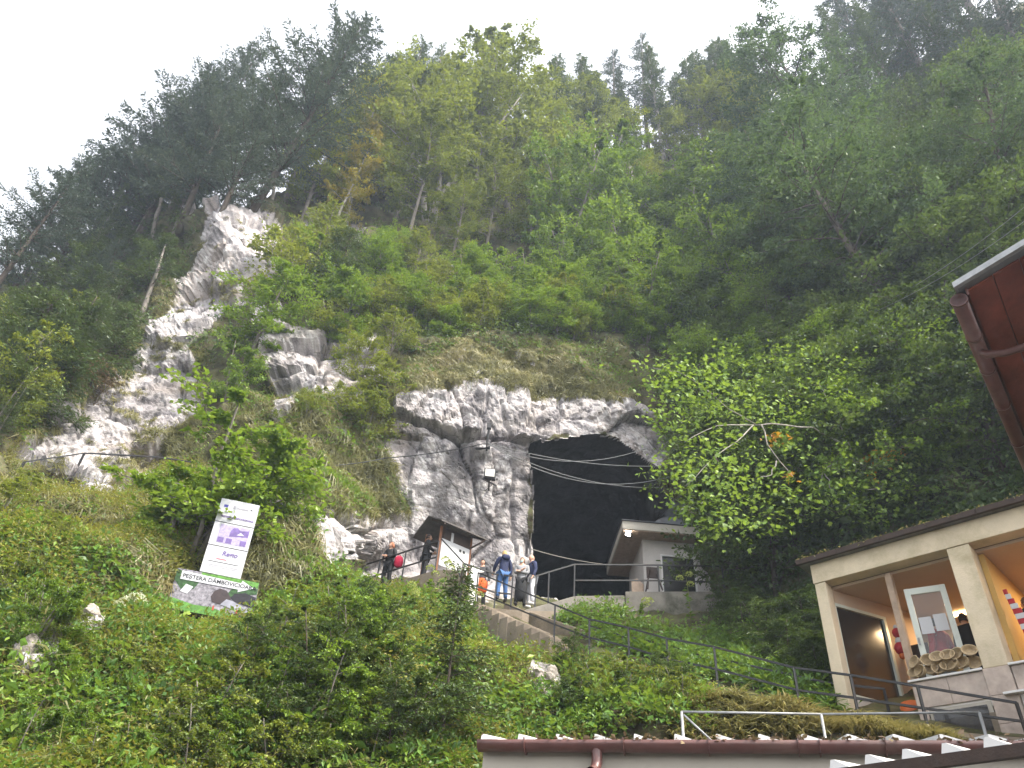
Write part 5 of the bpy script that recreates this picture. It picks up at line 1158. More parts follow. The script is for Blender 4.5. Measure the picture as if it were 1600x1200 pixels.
pn.poly([(0, 0.7), (0.1, 0.5), (0.25, 0.55), (0.3, 0.75), (0.2, 0.88), (0.0, 0.98)], 0.004, I['leaf'], 'leaf_print'); pn.poly([(0.55, 0.85), (1, 0.85), (1, 1), (0.3, 1), (0.3, 0.92)], 0.004, I['green'], 'canopy_print')
pn.poly([(0.70, 0.5), (0.8, 0.6), (1, 0.7), (1, 0.84), (0.7, 0.75), (0.66, 0.6)], 0.006, I['leaf'], 'leaf_print')
pn.poly([(0.50, 0.32), (0.47, 0.45), (0.50, 0.60), (0.56, 0.68), (0.64, 0.66), (0.70, 0.52), (0.72, 0.38), (0.60, 0.30)], 0.008, I['brown'], 'cave_print')
pn.poly([(0.70, 0.5), (0.76, 0.42), (1, 0.35), (1, 0.62), (0.86, 0.68), (0.74, 0.62)], 0.010, I['black'], 'shade_print')
pn.poly([(0.6, 0.30), (0.66, 0.45), (0.74, 0.43), (0.95, 0.28), (0.95, 0.18), (0.8, 0.22)], 0.012, I['grey'], 'roof_print'); pn.poly([(0.8, 0.08), (0.96, 0.06), (0.97, 0.2), (0.84, 0.22)], 0.0135, I['brown'], 'shade_print')
for u in (0.52, 0.66, 0.80, 0.95): pn.poly([(u, 0.13), (u + 0.02, 0.13), (u + 0.02, 0.24), (u, 0.24)], 0.016, I['red'], 'figure_print')
pn.poly([(0.10, 0.44), (0.19, 0.41), (0.24, 0.60), (0.15, 0.64)], 0.008, I['white'], 'label_print')
ban = pn.poly([(0.065, 0.735), (0.77, 0.735), (0.77, 0.67), (0.95, 0.83), (0.80, 0.97), (0.79, 0.90), (0.065, 0.95)], 0.014, I['white'], 'arrow')
wS = np.linalg.norm(pn.ex)
textmesh('PEȘTERA DÂMBOVICIOARA', wS * 0.072, 'lettering', ban, pn.pt(0.085, 0.828, 0.010), pn.ex, pn.ey, pn.n, I['dark'], 'LEFT', 0, 0.0025)
for u in (0.12, 0.5, 0.88):
    m = MB(); b_ = pn.pt(u, 0.15, -0.06); m.tube([b_ + pn.ey * 0.7, b_, b_ + (0.0, 0.15, -1.4)], 0.03, 8); m.build('post', M['galv'], e)

# ------------------------------------------------------------------ dry stones and boulders
def stone_mesh(seed, s):
    bm = bmesh.new(); bmesh.ops.create_icosphere(bm, subdivisions=2, radius=1); r = np.random.default_rng(seed)
    co = np.array([v.co for v in bm.verts]); f = fbm(co * 1.1 + seed * 7, 3, seed); sc_ = r.uniform(0.6, 1.2, 3)
    nrm = unit(r.normal(0, 1, (7, 3)))
    for k, v in enumerate(bm.verts):
        q = co[k] * (1 + 0.2 * f[k])
        for n in nrm:
            d = q @ n
            if d > 0.62: q = q - n * (d - 0.62) * 0.85
        v.co = Vector(q * sc_ * s)
    me = bpy.data.meshes.new('stone'); bm.to_mesh(me); bm.free(); me.materials.append(M['stone']); return me
def stone_mat():
    t = NT('loose_limestone'); co = t.obj(); a = t.noise(3, 7, 0.65, co); b = t.noise(14, 5, 0.7, co)
    col = t.ramp(a, [(0.3, (0.16, 0.14, 0.12)), (0.55, (0.36, 0.32, 0.28)), (0.75, (0.48, 0.44, 0.40))])
    t.principled(t.mix(t.maprange(b, 0.52, 0.65, 0, 0.7), col, (0.09, 0.08, 0.05)), 0.92, t.bump(b, 0.7, 0.03), 0, 0.15); return t.m
M['stone'] = stone_mat(); ST = [stone_mesh(k, 1.0) for k in range(8)]; rs = np.random.default_rng(9)
b0 = np.array(ground(852, 1118)); e = empty('dry_stone_pier', b0, 'crumbling stack of rough stones below the steps', 'wall')
for k in range(26):
    t_ = (k // 2) / 12.0; q = P(853 + (k % 2 - 0.5) * 16 + rs.normal(0, 3), 1112 - t_ * 62, 15.6 + t_ * 0.35)
    o = link('stone', ST[int(rs.integers(8))], e, q - worldloc(e)); s_ = rs.uniform(0.10, 0.17); o.scale = (s_ * 1.4, s_, s_ * 0.8); o.rotation_euler = (0, 0, rs.uniform(0, 6))
for px_, py_, s_, lab in [(42,1068,0.36,'pale boulder at the bottom left among grass'),(75,1150,0.42,'cracked boulder jutting from the foot of the left slope'),(95,1180,0.26,'smaller boulder under the cracked one'),(130,998,0.26,'flat boulder above the tuft grass on the left slope'),(172,893,0.26,'pale boulder half hidden left of the picture sign'),(232,950,0.36,'broad pale boulder beside the picture sign'),
        (1180,1118,0.27,'brown boulder below the path near the shop'),(1235,1128,0.27,'rounded brown rock between path and near roof'),(1135,1125,0.27,'dark jagged rock below the path handrail'),(1290,1140,0.27,'low brown rock at the foot of the shop column'),(580,975,0.3,'small pinkish boulder under the walkway'),(262,850,0.32,'grey rock behind the hazel bush')]:
    q = np.array(ground(px_, py_)); o = link('boulder', ST[int(rs.integers(8))], None, q); o.scale = (s_, s_ * 0.8, s_ * 0.7); o.rotation_euler = (rs.normal(0, 0.2), 0.2, rs.uniform(0, 6)); tag(o, lab, 'boulder')

# ------------------------------------------------------------------ souvenir shop on the right
SO = np.array([7.0, 15.62, 6.2]); su = np.array([0.68, -0.733, 0]); sv = np.array([0.733, 0.68, 0]); sw = np.array([0, 0, 1.0])
se = empty('souvenir_shop', SO, 'cream plastered souvenir shop with open front beside the path', 'shop')
def S(u, v, w): return SO + su * u + sv * v + sw * w
def sbox(name, u0, u1, v0, v1, w0, w1, mat, parent=None, bevel=0):
    m = MB(); m.frame_box(S(u0, v0, w0), su * (u1 - u0), sv * (v1 - v0), sw * (w1 - w0)); return m.build(name, mat, parent or se, bevel=bevel)
sbox('column', 0.0, 0.24, 0.0, 0.30, -0.6, 3.08, M['cream'], bevel=0.015)
sbox('column', 2.78, 3.20, 0.0, 0.42, 0.72, 3.08, M['cream'], bevel=0.015)
sbox('column', 6.2, 6.6, 0.0, 0.4, 0.72, 3.08, M['cream'], bevel=0.015)
sbox('beam', -0.02, 7.0, -0.02, 0.34, 3.085, 3.53, M['cream'], bevel=0.015)
def tile(u0, u1, v0, v1, w0, w1): sbox('marble_tile', u0, u1, v0, v1, w0, w1, M['marble'], bevel=0.004)
sbox('column_core', 2.80, 3.18, 0.02, 0.40, -0.7, 0.715, M['grout'])
for k in range(3):
    tile(2.765, 3.205, -0.025, 0.015, -0.7 + k * 0.472, -0.7 + k * 0.472 + 0.465)
    tile(3.185, 3.212, 0.02, 0.42, -0.7 + k * 0.472, -0.7 + k * 0.472 + 0.465)
# parapet with marble tiles and white sill, bay one and bay two
sbox('parapet_core', 1.50, 2.76, 0.03, 0.20, 0.1, 0.69, M['grout'])
for k in range(2): tile(1.50 + k * 0.632, 1.50 + k * 0.632 + 0.626, 0.0, 0.035, 0.22, 0.685)
sbox('sill', 1.45, 2.77, -0.05, 0.30, 0.695, 0.735, M['white_paint'], bevel=0.008)
sbox('parapet_core', 3.22, 6.2, 0.03, 0.20, -0.6, 0.69, M['grout'])
for k in range(5): tile(3.225 + k * 0.6, 3.225 + k * 0.6 + 0.594, 0.0, 0.035, 0.22, 0.685)
sbox('sill', 3.20, 6.2, -0.05, 0.30, 0.695, 0.735, M['white_paint'], bevel=0.008)
sbox('ledge', 3.0, 6.2, -0.14, -0.03, 0.2, 0.24, M['white_paint'], bevel=0.006)
bw = sbox('basement_window', 1.74, 2.66, 0.0, 0.02, -0.55, 0.12, M['dark_glass'])
sbox('window_frame', 1.68, 2.74, 0.02, 0.08, -0.61, 0.18, M['panel'], bw)
sbox('door_jamb', 1.50, 1.66, -0.01, 0.03, -0.7, 0.21, M['marble'])
bw2 = sbox('cellar_window', 3.5, 4.3, 0.0, 0.025, -0.2, 0.15, M['dark_glass']); sbox('window_frame', 3.44, 4.36, 0.026, 0.06, -0.26, 0.2, M['white_paint'], bw2)
# back and ceiling of the room, floor
sbox('floor', 0.0, 7.0, 0.0, 4.2, -0.9, -0.02, M['concrete'])
sbox('raised_floor', 1.6, 6.9, 0.46, 3.6, -0.02, 0.46, M['concrete'])
sbox('back_wall', 0.3, 7.0, 3.6, 3.8, -0.02, 3.05, M['cream_inside'])
sbox('ceiling', 0.0, 7.0, 0.345, 3.85, 3.02, 3.08, M['cream_inside'])
sbox('partition', 3.2, 3.3, 0.44, 3.6, -0.02, 3.01, M['ochre_wall'])
sbox('partition', 6.9, 7.0, 0.35, 3.6, -0.02, 3.01, M['ochre_wall'])
sbox('cupboard', 4.15, 5.0, 3.1, 3.58, 0, 2.3, M['wood'])
# splayed left wall with the big dark pane
A_, B_ = np.array([0.20, 0.30]), np.array([0.78, 1.75]); dv_ = B_ - A_; lw = np.linalg.norm(dv_); dv_ = dv_ / lw
wd = su * dv_[0] + sv * dv_[1]; wnn = su * dv_[1] - sv * dv_[0]
def wbox(name, s0, s1, h0, h1, t0, t1, mat, parent=None):
    m = MB(); m.frame_box(S(A_[0], A_[1], h0) + wd * s0 + wnn * t0, wd * (s1 - s0), wnn * (t1 - t0), sw * (h1 - h0)); return m.build(name, mat, parent or se)
wbox('side_wall', 0, lw, -0.1, 0.72, -0.12, 0, M['hut_wall']); wbox('side_wall', 0, lw, 2.72, 3.02, -0.12, 0, M['cream_inside']); wbox('side_wall', lw - 0.1, lw + 0.9, -0.1, 3.015, -0.118, -0.004, M['cream_inside'])
win = wbox('window', 0.05, lw - 0.16, 0.78, 2.66, -0.08, -0.05, M['dark_glass'])
for a in ((0.0, 0.06, 0.72, 2.72), (lw - 0.17, lw - 0.1, 0.72, 2.72), (0.06, lw - 0.17, 2.65, 2.72), (0.06, lw - 0.17, 0.72, 0.79)): wbox('window_frame', a[0], a[1], a[2], a[3], -0.10, 0.012, M['pvc'], win)
sbox('pillar', 1.42, 1.54, 0.22, 0.36, -0.02, 3.02, M['pale_wood'])
sbox('dark_doorway', 0.95, 1.40, 1.9, 1.95, -0.02, 2.1, M['dark_wood'])
# open white door with a glass leaf
de = empty('glazed_door', S(1.7, 0.45, 0.95), 'white framed glass door standing open in the shop front', 'door')
def dbox(name, a0, a1, h0, h1, mat, parent, t=0.05, off=0.0):
    dd = unit(su * 0.97 + sv * 0.25); dn = np.array([dd[1], -dd[0], 0]); m = MB(); m.frame_box(S(1.66, 0.42, h0) + dd * a0 + dn * off, dd * (a1 - a0), -dn * t, sw * (h1 - h0)); return m.build(name, mat, parent)
dbox('stile', 0, 0.11, 0.5, 2.68, M['pvc'], de); dbox('stile', 0.66, 0.77, 0.5, 2.68, M['pvc'], de); dbox('top_rail', 0.112, 0.658, 2.55, 2.678, M['pvc'], de); dbox('bottom_rail', 0.112, 0.658, 0.5, 0.62, M['pvc'], de)
gl = dbox('pane', 0.112, 0.658, 0.625, 2.545, M['clear_glass'], de, 0.01, -0.02)
for k, (a, h) in enumerate(((0.13, 1.72), (0.40, 1.75))): dbox('paper_notice', a, a + 0.23, h, h + 0.34, M['paper'], gl, 0.003, -0.012)
m = MB(); hp = S(1.66, 0.42, 1.5) + unit(su * 0.97 + sv * 0.25) * 0.055; m.bar(hp - sv * 0.05, hp - sv * 0.05 + sw * 0.14, 0.025); m.build('handle', M['galv'], de)
# roof: dark mossy slab with a thin upturned edge
for k in range(8):
    u0, u1 = -0.25 + k * 0.95, -0.25 + (k + 1) * 0.95; z = 3.425 + 0.0 * k
    m = MB(); m.frame_box(S(u0 + 0.003, -0.14, z + 0.12), su * 0.944, sv * 5.0, sw * 0.07); m.build('roof_slab', M['concrete_mossy'], se)
    m = MB(); m.frame_box(S(u0 + 0.003, -0.22, z + 0.10), su * 0.944, sv * 0.078, sw * 0.11); m.build('roof_edge', M['dark_wood'], se)
# ceiling lamp (lit) in each bay
for u in (2.1, 4.6):
    m = MB(); m.frame_box(S(u - 0.35, 2.9, 2.96), su * 0.7, sv * 0.16, sw * 0.045); lm_ = m.build('ceiling_lamp', M['lamp_warm'], se)
    ad = bpy.data.lights.new('shop_light', 'AREA'); ad.shape = 'RECTANGLE'; ad.size = 0.7; ad.size_y = 0.2; ad.energy = 16 if u < 3 else 36; ad.color = (1, 0.68, 0.36)
    ao = bpy.data.objects.new('shop_light', ad); COL.objects.link(ao); ao.location = S(u, 2.4, 2.9)
# wicker baskets stacked on the sill
def basket_mesh():
    m = MB(); n = 18; prof = [(0.0, 0.0), (0.11, 0.0), (0.15, 0.05), (0.17, 0.12), (0.185, 0.13), (0.165, 0.135), (0.15, 0.12), (0.13, 0.06), (0.09, 0.025), (0.0, 0.02)]
    vs = [(r_ * math.cos(6.2832 * j / n), r_ * math.sin(6.2832 * j / n), z_) for r_, z_ in prof for j in range(n)]
    fs = [(k * n + j, k * n + (j + 1) % n, (k + 1) * n + (j + 1) % n, (k + 1) * n + j) for k in range(len(prof) - 1) for j in range(n)]
    m.add(vs, fs, True); o = m.build('basket', M['basket']); me_ = o.data; bpy.data.objects.remove(o); return me_
BM = basket_mesh(); rb = np.random.default_rng(4)
for k in range(14):
    row = 0 if k < 8 else 1; u = (1.60 + (k % 8) * 0.15) if row == 0 else (1.68 + (k - 8) * 0.19)
    p_ = S(u, 0.06 + rb.uniform(-0.03, 0.05), 0.735 + 0.12 + row * 0.19); o = link('wicker_basket', BM, None, p_)
    nd = unit(-sv + su * rb.normal(0, 0.35) + sw * rb.uniform(0.1, 0.5)); o.rotation_euler = Vector(nd).to_track_quat('Z', 'Y').to_euler(); o.scale = (0.78, 0.68, 0.75)
    tag(o, 'round wicker basket leaning on the white shop sill', 'basket', 'baskets on the shop sill')
# shelves of small goods and things hanging inside
M['goods'] = simple('mixed_goods', (0.25, 0.12, 0.08), 0.6, 0.8, 9, 0.3); M['red_cloth'] = simple('red_cloth', (0.32, 0.025, 0.03), 0.8, 0.3, 9, 0.2); M['orange'] = simple('orange_plastic', (0.45, 0.10, 0.02), 0.5, 0.2, 4, 0.1)
she = empty('goods_shelf', S(2.5, 3.3, 0), 'shelf crowded with small souvenirs at the back of the shop', 'shelf')
for k in range(4):
    m = MB(); m.frame_box(S(1.8, 3.2, 0.5 + k * 0.5), su * 1.3, sv * 0.35, sw * 0.03); m.build('board', M['wood'], she)
    for j in range(9):
        m = MB(); w_ = rb.uniform(0.05, 0.11); m.frame_box(S(1.83 + j * 0.14, 3.22, 0.532 + k * 0.5), su * w_, sv * 0.12, sw * rb.uniform(0.1, 0.32)); m.build('souvenir', [M['goods'], M['red_cloth'], M['basket'], M['orange']][int(rb.integers(4))], she)
def hang(u, v, z, label, cols):
    e = empty('hanging_doll', S(u, v, z), label, 'souvenir')
    for k, (dz, r_, mt) in enumerate(cols):
        m = MB(); c = S(u, v, z + dz); m.tube([c + (0, 0, -r_ * 1.1), c + (0, 0, -r_ * 0.6), c, c + (0, 0, r_ * 0.6), c + (0, 0, r_ * 1.1)], [r_ * 0.35, r_ * 0.85, r_, r_ * 0.8, r_ * 0.2], 10); m.build('bead', M[mt], e)
hang(1.08, 1.15, 1.95, 'red and white folk doll hanging beside the dark shop pane', [(0.3, 0.05, 'paper'), (0.18, 0.10, 'red_cloth'), (0.0, 0.08, 'paper'), (-0.15, 0.13, 'red_cloth'), (-0.3, 0.07, 'orange')])
e = empty('checked_scarf', S(3.45, 0.5, 2.0), 'checked red and white scarf hanging in the right bay of the shop', 'scarf')
for k in range(9):
    m = MB(); m.frame_box(S(3.40 + 0.012 * k, 0.5, 2.25 - 0.1 * k), su * (0.07 + 0.02 * k), sv * 0.03, -sw * 0.096); m.build('cloth_band', M['red_cloth' if k % 2 == 0 else 'paper'], e)
m = MB(); q = S(1.15, 0.75, 0.02); m.tube([q, q + (0, 0, 0.1), q + (0, 0, 0.4), q + (0, 0, 0.55), q + (0, 0, 0.6)], [0.2, 0.26, 0.24, 0.2, 0.05], 12); tag(m.build('orange_sack', M['orange'], None, q), 'orange plastic sack on the porch floor of the shop', 'sack')
m = MB(); m.frame_box(S(3.5, 0.22, 0.74), su * 1.6, sv * 0.35, sw * 0.16); tag(m.build('display_tray', M['goods'], None, S(3.5, 0.22, 0.74)), 'tray of souvenirs on the sill of the right shop bay', 'tray')

# ------------------------------------------------------------------ near roof with brown gutter along the bottom
gp = [Pz(745, 1155, 3.38), Pz(1600, 1157, 3.38)]; gp = [gp[0] + (gp[1] - gp[0]) * k / 4 for k in range(6)]
ne = empty('near_hut', (gp[0][0], gp[0][1], 0), 'white panelled hut with a corrugated roof and brown gutter in the foreground', 'hut')
gd = unit(gp[-1] - gp[0]); gb = np.array([-gd[1], gd[0], 0]); gb = gb if gb[1] > 0 else -gb
fine = []
for a, b in zip(gp[:-1], gp[1:]):
    for j in range(4): fine.append(a + (b - a) * j / 4)
fine.append(gp[-1])
m = MB(); vs = []; fs = []; ns_ = 9
for k, q in enumerate(fine):
    for j in range(ns_):
        a = math.pi * j / (ns_ - 1); vs.append(q + gb * (0.075 - 0.075 * math.cos(a)) - sw * 0.085 * math.sin(a))
    for j in range(ns_):
        a = math.pi * (ns_ - 1 - j) / (ns_ - 1); vs.append(q + gb * (0.075 - 0.07 * math.cos(a)) - sw * 0.08 * math.sin(a))
n2 = 2 * ns_
for k in range(len(fine) - 1):
    for j in range(n2): fs.append((k * n2 + j, k * n2 + (j + 1) % n2, (k + 1) * n2 + (j + 1) % n2, (k + 1) * n2 + j))
fs += [tuple(range(n2)), tuple(reversed(range((len(fine) - 1) * n2, len(fine) * n2)))]
m.add(vs, fs, True); gut = m.build('gutter', M['brown_metal'], ne)
for t_ in (0.08, 0.24, 0.37, 0.5, 0.53, 0.62, 0.78, 0.92):
    x = t_ * (len(fine) - 1); i = int(x); q = fine[i] + (fine[i + 1] - fine[i]) * (x - i); m = MB()
    pts = [q + gb * (0.075 - 0.082 * math.cos(a)) - sw * 0.092 * math.sin(a) for a in np.linspace(-0.15, math.pi, 9)]
    for a, b in zip(pts[:-1], pts[1:]): m.bar(a, b, 0.03, 0.006, up=gd)
    m.build('gutter_bracket', M['brown_metal'], gut)
q = Pz(932, 1170, 3.32) + gb * 0.02; m = MB(); m.tube([q + (0, 0, 0.02), q - sw * 0.10, q - sw * 0.16 - gb * 0.02 - gd * 0.01, q - sw * 0.20 - gb * 0.09 - gd * 0.03], [0.045, 0.045, 0.046, 0.05], 14, False); m.tube([q - sw * 0.16 - gb * 0.02 - gd * 0.01, q - sw * 0.199 - gb * 0.088 - gd * 0.03], [0.03, 0.042], 14, False); m.build('outlet_elbow', M['brown_metal'], gut)
# corrugated sheet: one trapezoid rib per white tip
nt = 16; L_ = np.linalg.norm(gp[-1] - gp[0]) + 0.3
sl = gb * 0.97 + sw * 0.20
for k in range(nt):
    q = gp[0] + gd * (0.02 + 0.33 * k) + gb * 0.05 + sw * (0.012 - 0.01 * (k > 12)); m = MB()
    prof = [(0, 0), (0.006, 0.045), (0.018, 0.045), (0.16, 0.0)]
    m.prism([q + gd * a + sw * b for a, b in prof], sl * 2.2); m.build('roof_rib', M['white_paint'], ne)
m = MB(); m.prism([gp[0] + gb * 0.05 + sw * 0.004, gp[-1] + gb * 0.05 + sw * 0.004, gp[-1] + gb * 0.05 - sw * 0.004, gp[0] + gb * 0.05 - sw * 0.004], sl * 2.2); m.build('roof_sheet', M['roof_grey'], ne)
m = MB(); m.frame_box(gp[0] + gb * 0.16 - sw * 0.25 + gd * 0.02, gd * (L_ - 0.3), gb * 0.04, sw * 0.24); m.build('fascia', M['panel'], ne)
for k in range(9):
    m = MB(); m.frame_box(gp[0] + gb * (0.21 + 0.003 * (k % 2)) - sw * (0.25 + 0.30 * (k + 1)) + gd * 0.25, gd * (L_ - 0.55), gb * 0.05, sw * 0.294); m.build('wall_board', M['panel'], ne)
m = MB(); c0 = gp[0] + gb * 0.20 + gd * 0.22 - sw * 0.1; m.frame_box(c0 - sw * 3.2, gd * 0.10, gb * 0.06 - gb * 0.02, sw * 3.15); m.build('corner_post', M['white_paint'], ne)
m = MB(); m.bar(c0 - gb * 0.01 + gd * 0.1, c0 - gb * 0.01 - gd * 0.75 - sw * 0.55, 0.05, 0.12); m.build('side_rail', M['white_paint'], ne)
m = MB(); m.bar(c0 + gd * 0.06 + gb * 0.03 - sw * 0.02, c0 + gd * 0.06 - gd * 0.72 + gb * 0.03 - sw * 0.62, 0.02, 0.05); m.build('dark_seal', M['black_metal'], ne)
# nearer roof in the lower right corner
h0, h1 = Pz(1340, 1207, 2.95), Pz(1600, 1172, 2.95); h0 = h0 - (h1 - h0) * 0.25; h1 = h1 + (h1 - h0) * 0.6
hd = unit(h1 - h0); hb = np.array([-hd[1], hd[0], 0]); hb = hb if hb[1] > 0 else -hb
e = empty('porch_roof', (h0[0], h0[1], 0), 'dark edged corrugated porch roof in front of the white hut', 'roof')
m = MB(); m.bar(h0, h1, 0.05, 0.07); m.build('edge_board', M['dark_wood'], e)
for k in range(11):
    q = h0 + hd * (0.05 + 0.25 * k) + sw * 0.038 + hb * 0.02; m = MB(); m.prism([q, q + hd * 0.02 + sw * 0.065, q + hd * 0.045 + sw * 0.065, q + hd * 0.16], hb * 0.45 + sw * 0.05); m.build('roof_rib', M['white_paint'], e)
for t_ in (0.02, 0.98):
    q = h0 + (h1 - h0) * t_ + hb * 0.2; m = MB(); m.bar((q[0], q[1], 0), (q[0], q[1], 2.95), 0.09); m.build('post', M['dark_wood'], e)
m = MB(); m.prism([h0 + sw * 0.036, h1 + sw * 0.036, h1 + sw * 0.03, h0 + sw * 0.03], hb * 0.45 + sw * 0.05); m.build('roof_sheet', M['roof_grey'], e)

# ------------------------------------------------------------------ eave of the house on the right
c0 = Pz(1497, 466, 7.5); c1 = Pz(1600, 712, 7.5); cd = unit(c1 - c0); cb = np.array([cd[1], -cd[0], 0]); c1 = c1 + cd * 3
e = empty('neighbour_house', (c0[0] + 2.4, c0[1] - 0.5, 0), 'house with a red-brown boarded eave and brown gutter on the right', 'house')
m = MB()
m.tube([c0 + (0, 0, -0.02), c1 + (0, 0, -0.02)], 0.075, 12); gt = m.build('gutter', M['brown_metal'], e)
for t_ in (0.0, 0.10, 0.2, 0.32, 0.46, 0.6): 
    q = c0 + (c1 - c0) * t_; m = MB(); m.tube([q + cd * 0.0 - sw * 0.02, q + cd * 0.035 - sw * 0.02], 0.082, 12); m.build('gutter_joint', M['brown_metal'], gt)
rise = 0.30
nbd = 9
for k in range(nbd):
    a = 0.10 + k * 0.26; m = MB()
    o = c0 + cb * a + sw * (0.04 + rise * a) + cd * 0.03
    m.frame_box(o, cd * (np.linalg.norm(c1 - c0)), (cb * 0.252 + sw * rise * 0.252), sw * (0.02 + 0.004 * (k % 2))); m.build('soffit_board', M['red_board'], e)
m = MB(); m.frame_box(c0 + cb * 0.085 + sw * 0.0 , cd * np.linalg.norm(c1 - c0), cb * 0.02, sw * 0.10); m.build('eave_board', M['brown_metal'], e)
m = MB(); m.frame_box(c0 - cd * 0.10 + cb * 0.0 + sw * (0.07), cd * 0.12, cb * 5.2 + sw * rise * 5.2, sw * 0.07); m.build('verge_flashing', M['galv'], e)
m = MB(); m.frame_box(c0 - cd * 0.05 + cb * 0.03 + sw * 0.075, cd * (np.linalg.norm(c1 - c0) + 0.1), cb * 5.2 + sw * rise * 5.2, sw * 0.05); m.build('roof', M['roof_grey'], e)
q = c0 + cd * 0.85; m = MB(); m.tube([q - sw * 0.08, q - sw * 0.15 + cb * 0.05, q - sw * 0.20 + cb * 0.2, q - sw * 0.22 + cb * 1.2, q - sw * 0.26 + cb * 1.9], 0.04, 10); m.build('downpipe', M['brown_metal'], gt)
m = MB(); w0_ = c0 + cb * 1.9 + cd * 0.4; m.frame_box((w0_[0], w0_[1], 0), cd * 8, cb * 3.2, sw * (7.5 + rise * 1.7)); m.build('wall', M['cream'], e)

# ------------------------------------------------------------------ people
def skin_mesh(verts, edges, radii, name, root=0, sub=1):
    me = bpy.data.meshes.new(name); me.from_pydata([tuple(v) for v in verts], edges, [])
    o = bpy.data.objects.new(name, me); COL.objects.link(o)
    md = o.modifiers.new('skin', 'SKIN'); md.use_smooth_shade = True
    sv_ = me.skin_vertices[0].data
    for k, r in enumerate(radii): sv_[k].radius = (r, r) if np.isscalar(r) else r
    sv_[root].use_root = True
    if sub: o.modifiers.new('sub', 'SUBSURF').levels = sub
    bpy.context.view_layer.update()
    m2 = bpy.data.meshes.new_from_object(o.evaluated_get(bpy.context.evaluated_depsgraph_get()))
    bpy.data.objects.remove(o); m2.name = name; return m2
def head_mesh(r_):
    bm = bmesh.new(); bmesh.ops.create_uvsphere(bm, u_segments=16, v_segments=12, radius=1)
    for v in bm.verts:
        x, y, z = v.co
        jaw = 1 - 0.28 * max(0, -z) ** 1.2
        nx = x * 0.074 * jaw; ny = y * 0.095 * (0.93 if y > 0 and z < -0.4 else 1); nz = z * 0.118
        if y > 0.75 and abs(x) < 0.35 and -0.35 < z < 0.2: ny += 0.018
        if y > 0.8 and z < -0.6: ny += 0.006
        v.co = (nx, ny, nz)
    for sx in (-1, 1):
        g = bmesh.ops.create_uvsphere(bm, u_segments=6, v_segments=5, radius=1)
        for v in g['verts']: v.co = (sx * 0.074 + v.co.x * 0.010, -0.008 + v.co.y * 0.018, v.co.z * 0.032)
    return bm
SK = simple('skin', (0.52, 0.31, 0.22), 0.55, 0.08, 9, 0.0)
def cloth(name, c): return simple(name, c, 0.85, 0.18, 10, 0.25, bscale=22)
CL = {'black': cloth('black_cloth', (0.018, 0.018, 0.02)), 'navy': cloth('navy_cloth', (0.022, 0.028, 0.07)), 'jeans': cloth('blue_denim', (0.05, 0.11, 0.25)), 'lightgrey': cloth('light_grey_cloth', (0.50, 0.50, 0.53)), 'grey': cloth('grey_cloth', (0.25, 0.25, 0.26)), 'red': cloth('red_cloth_jacket', (0.42, 0.02, 0.03)), 'orange': cloth('orange_cloth', (0.55, 0.09, 0.02)), 'white': cloth('white_cloth', (0.6, 0.58, 0.56)), 'mask': cloth('mask_cloth', (0.42, 0.60, 0.60)), 'charcoal': cloth('charcoal_cloth', (0.04, 0.04, 0.045)), 'crimson': cloth('crimson_bag', (0.38, 0.015, 0.05))}
HR = {'blonde': cloth('blonde_hair', (0.42, 0.28, 0.12)), 'reddish': cloth('reddish_hair', (0.33, 0.13, 0.07)), 'dark': cloth('dark_hair', (0.025, 0.018, 0.015)), 'brown': cloth('brown_hair', (0.12, 0.06, 0.03))}
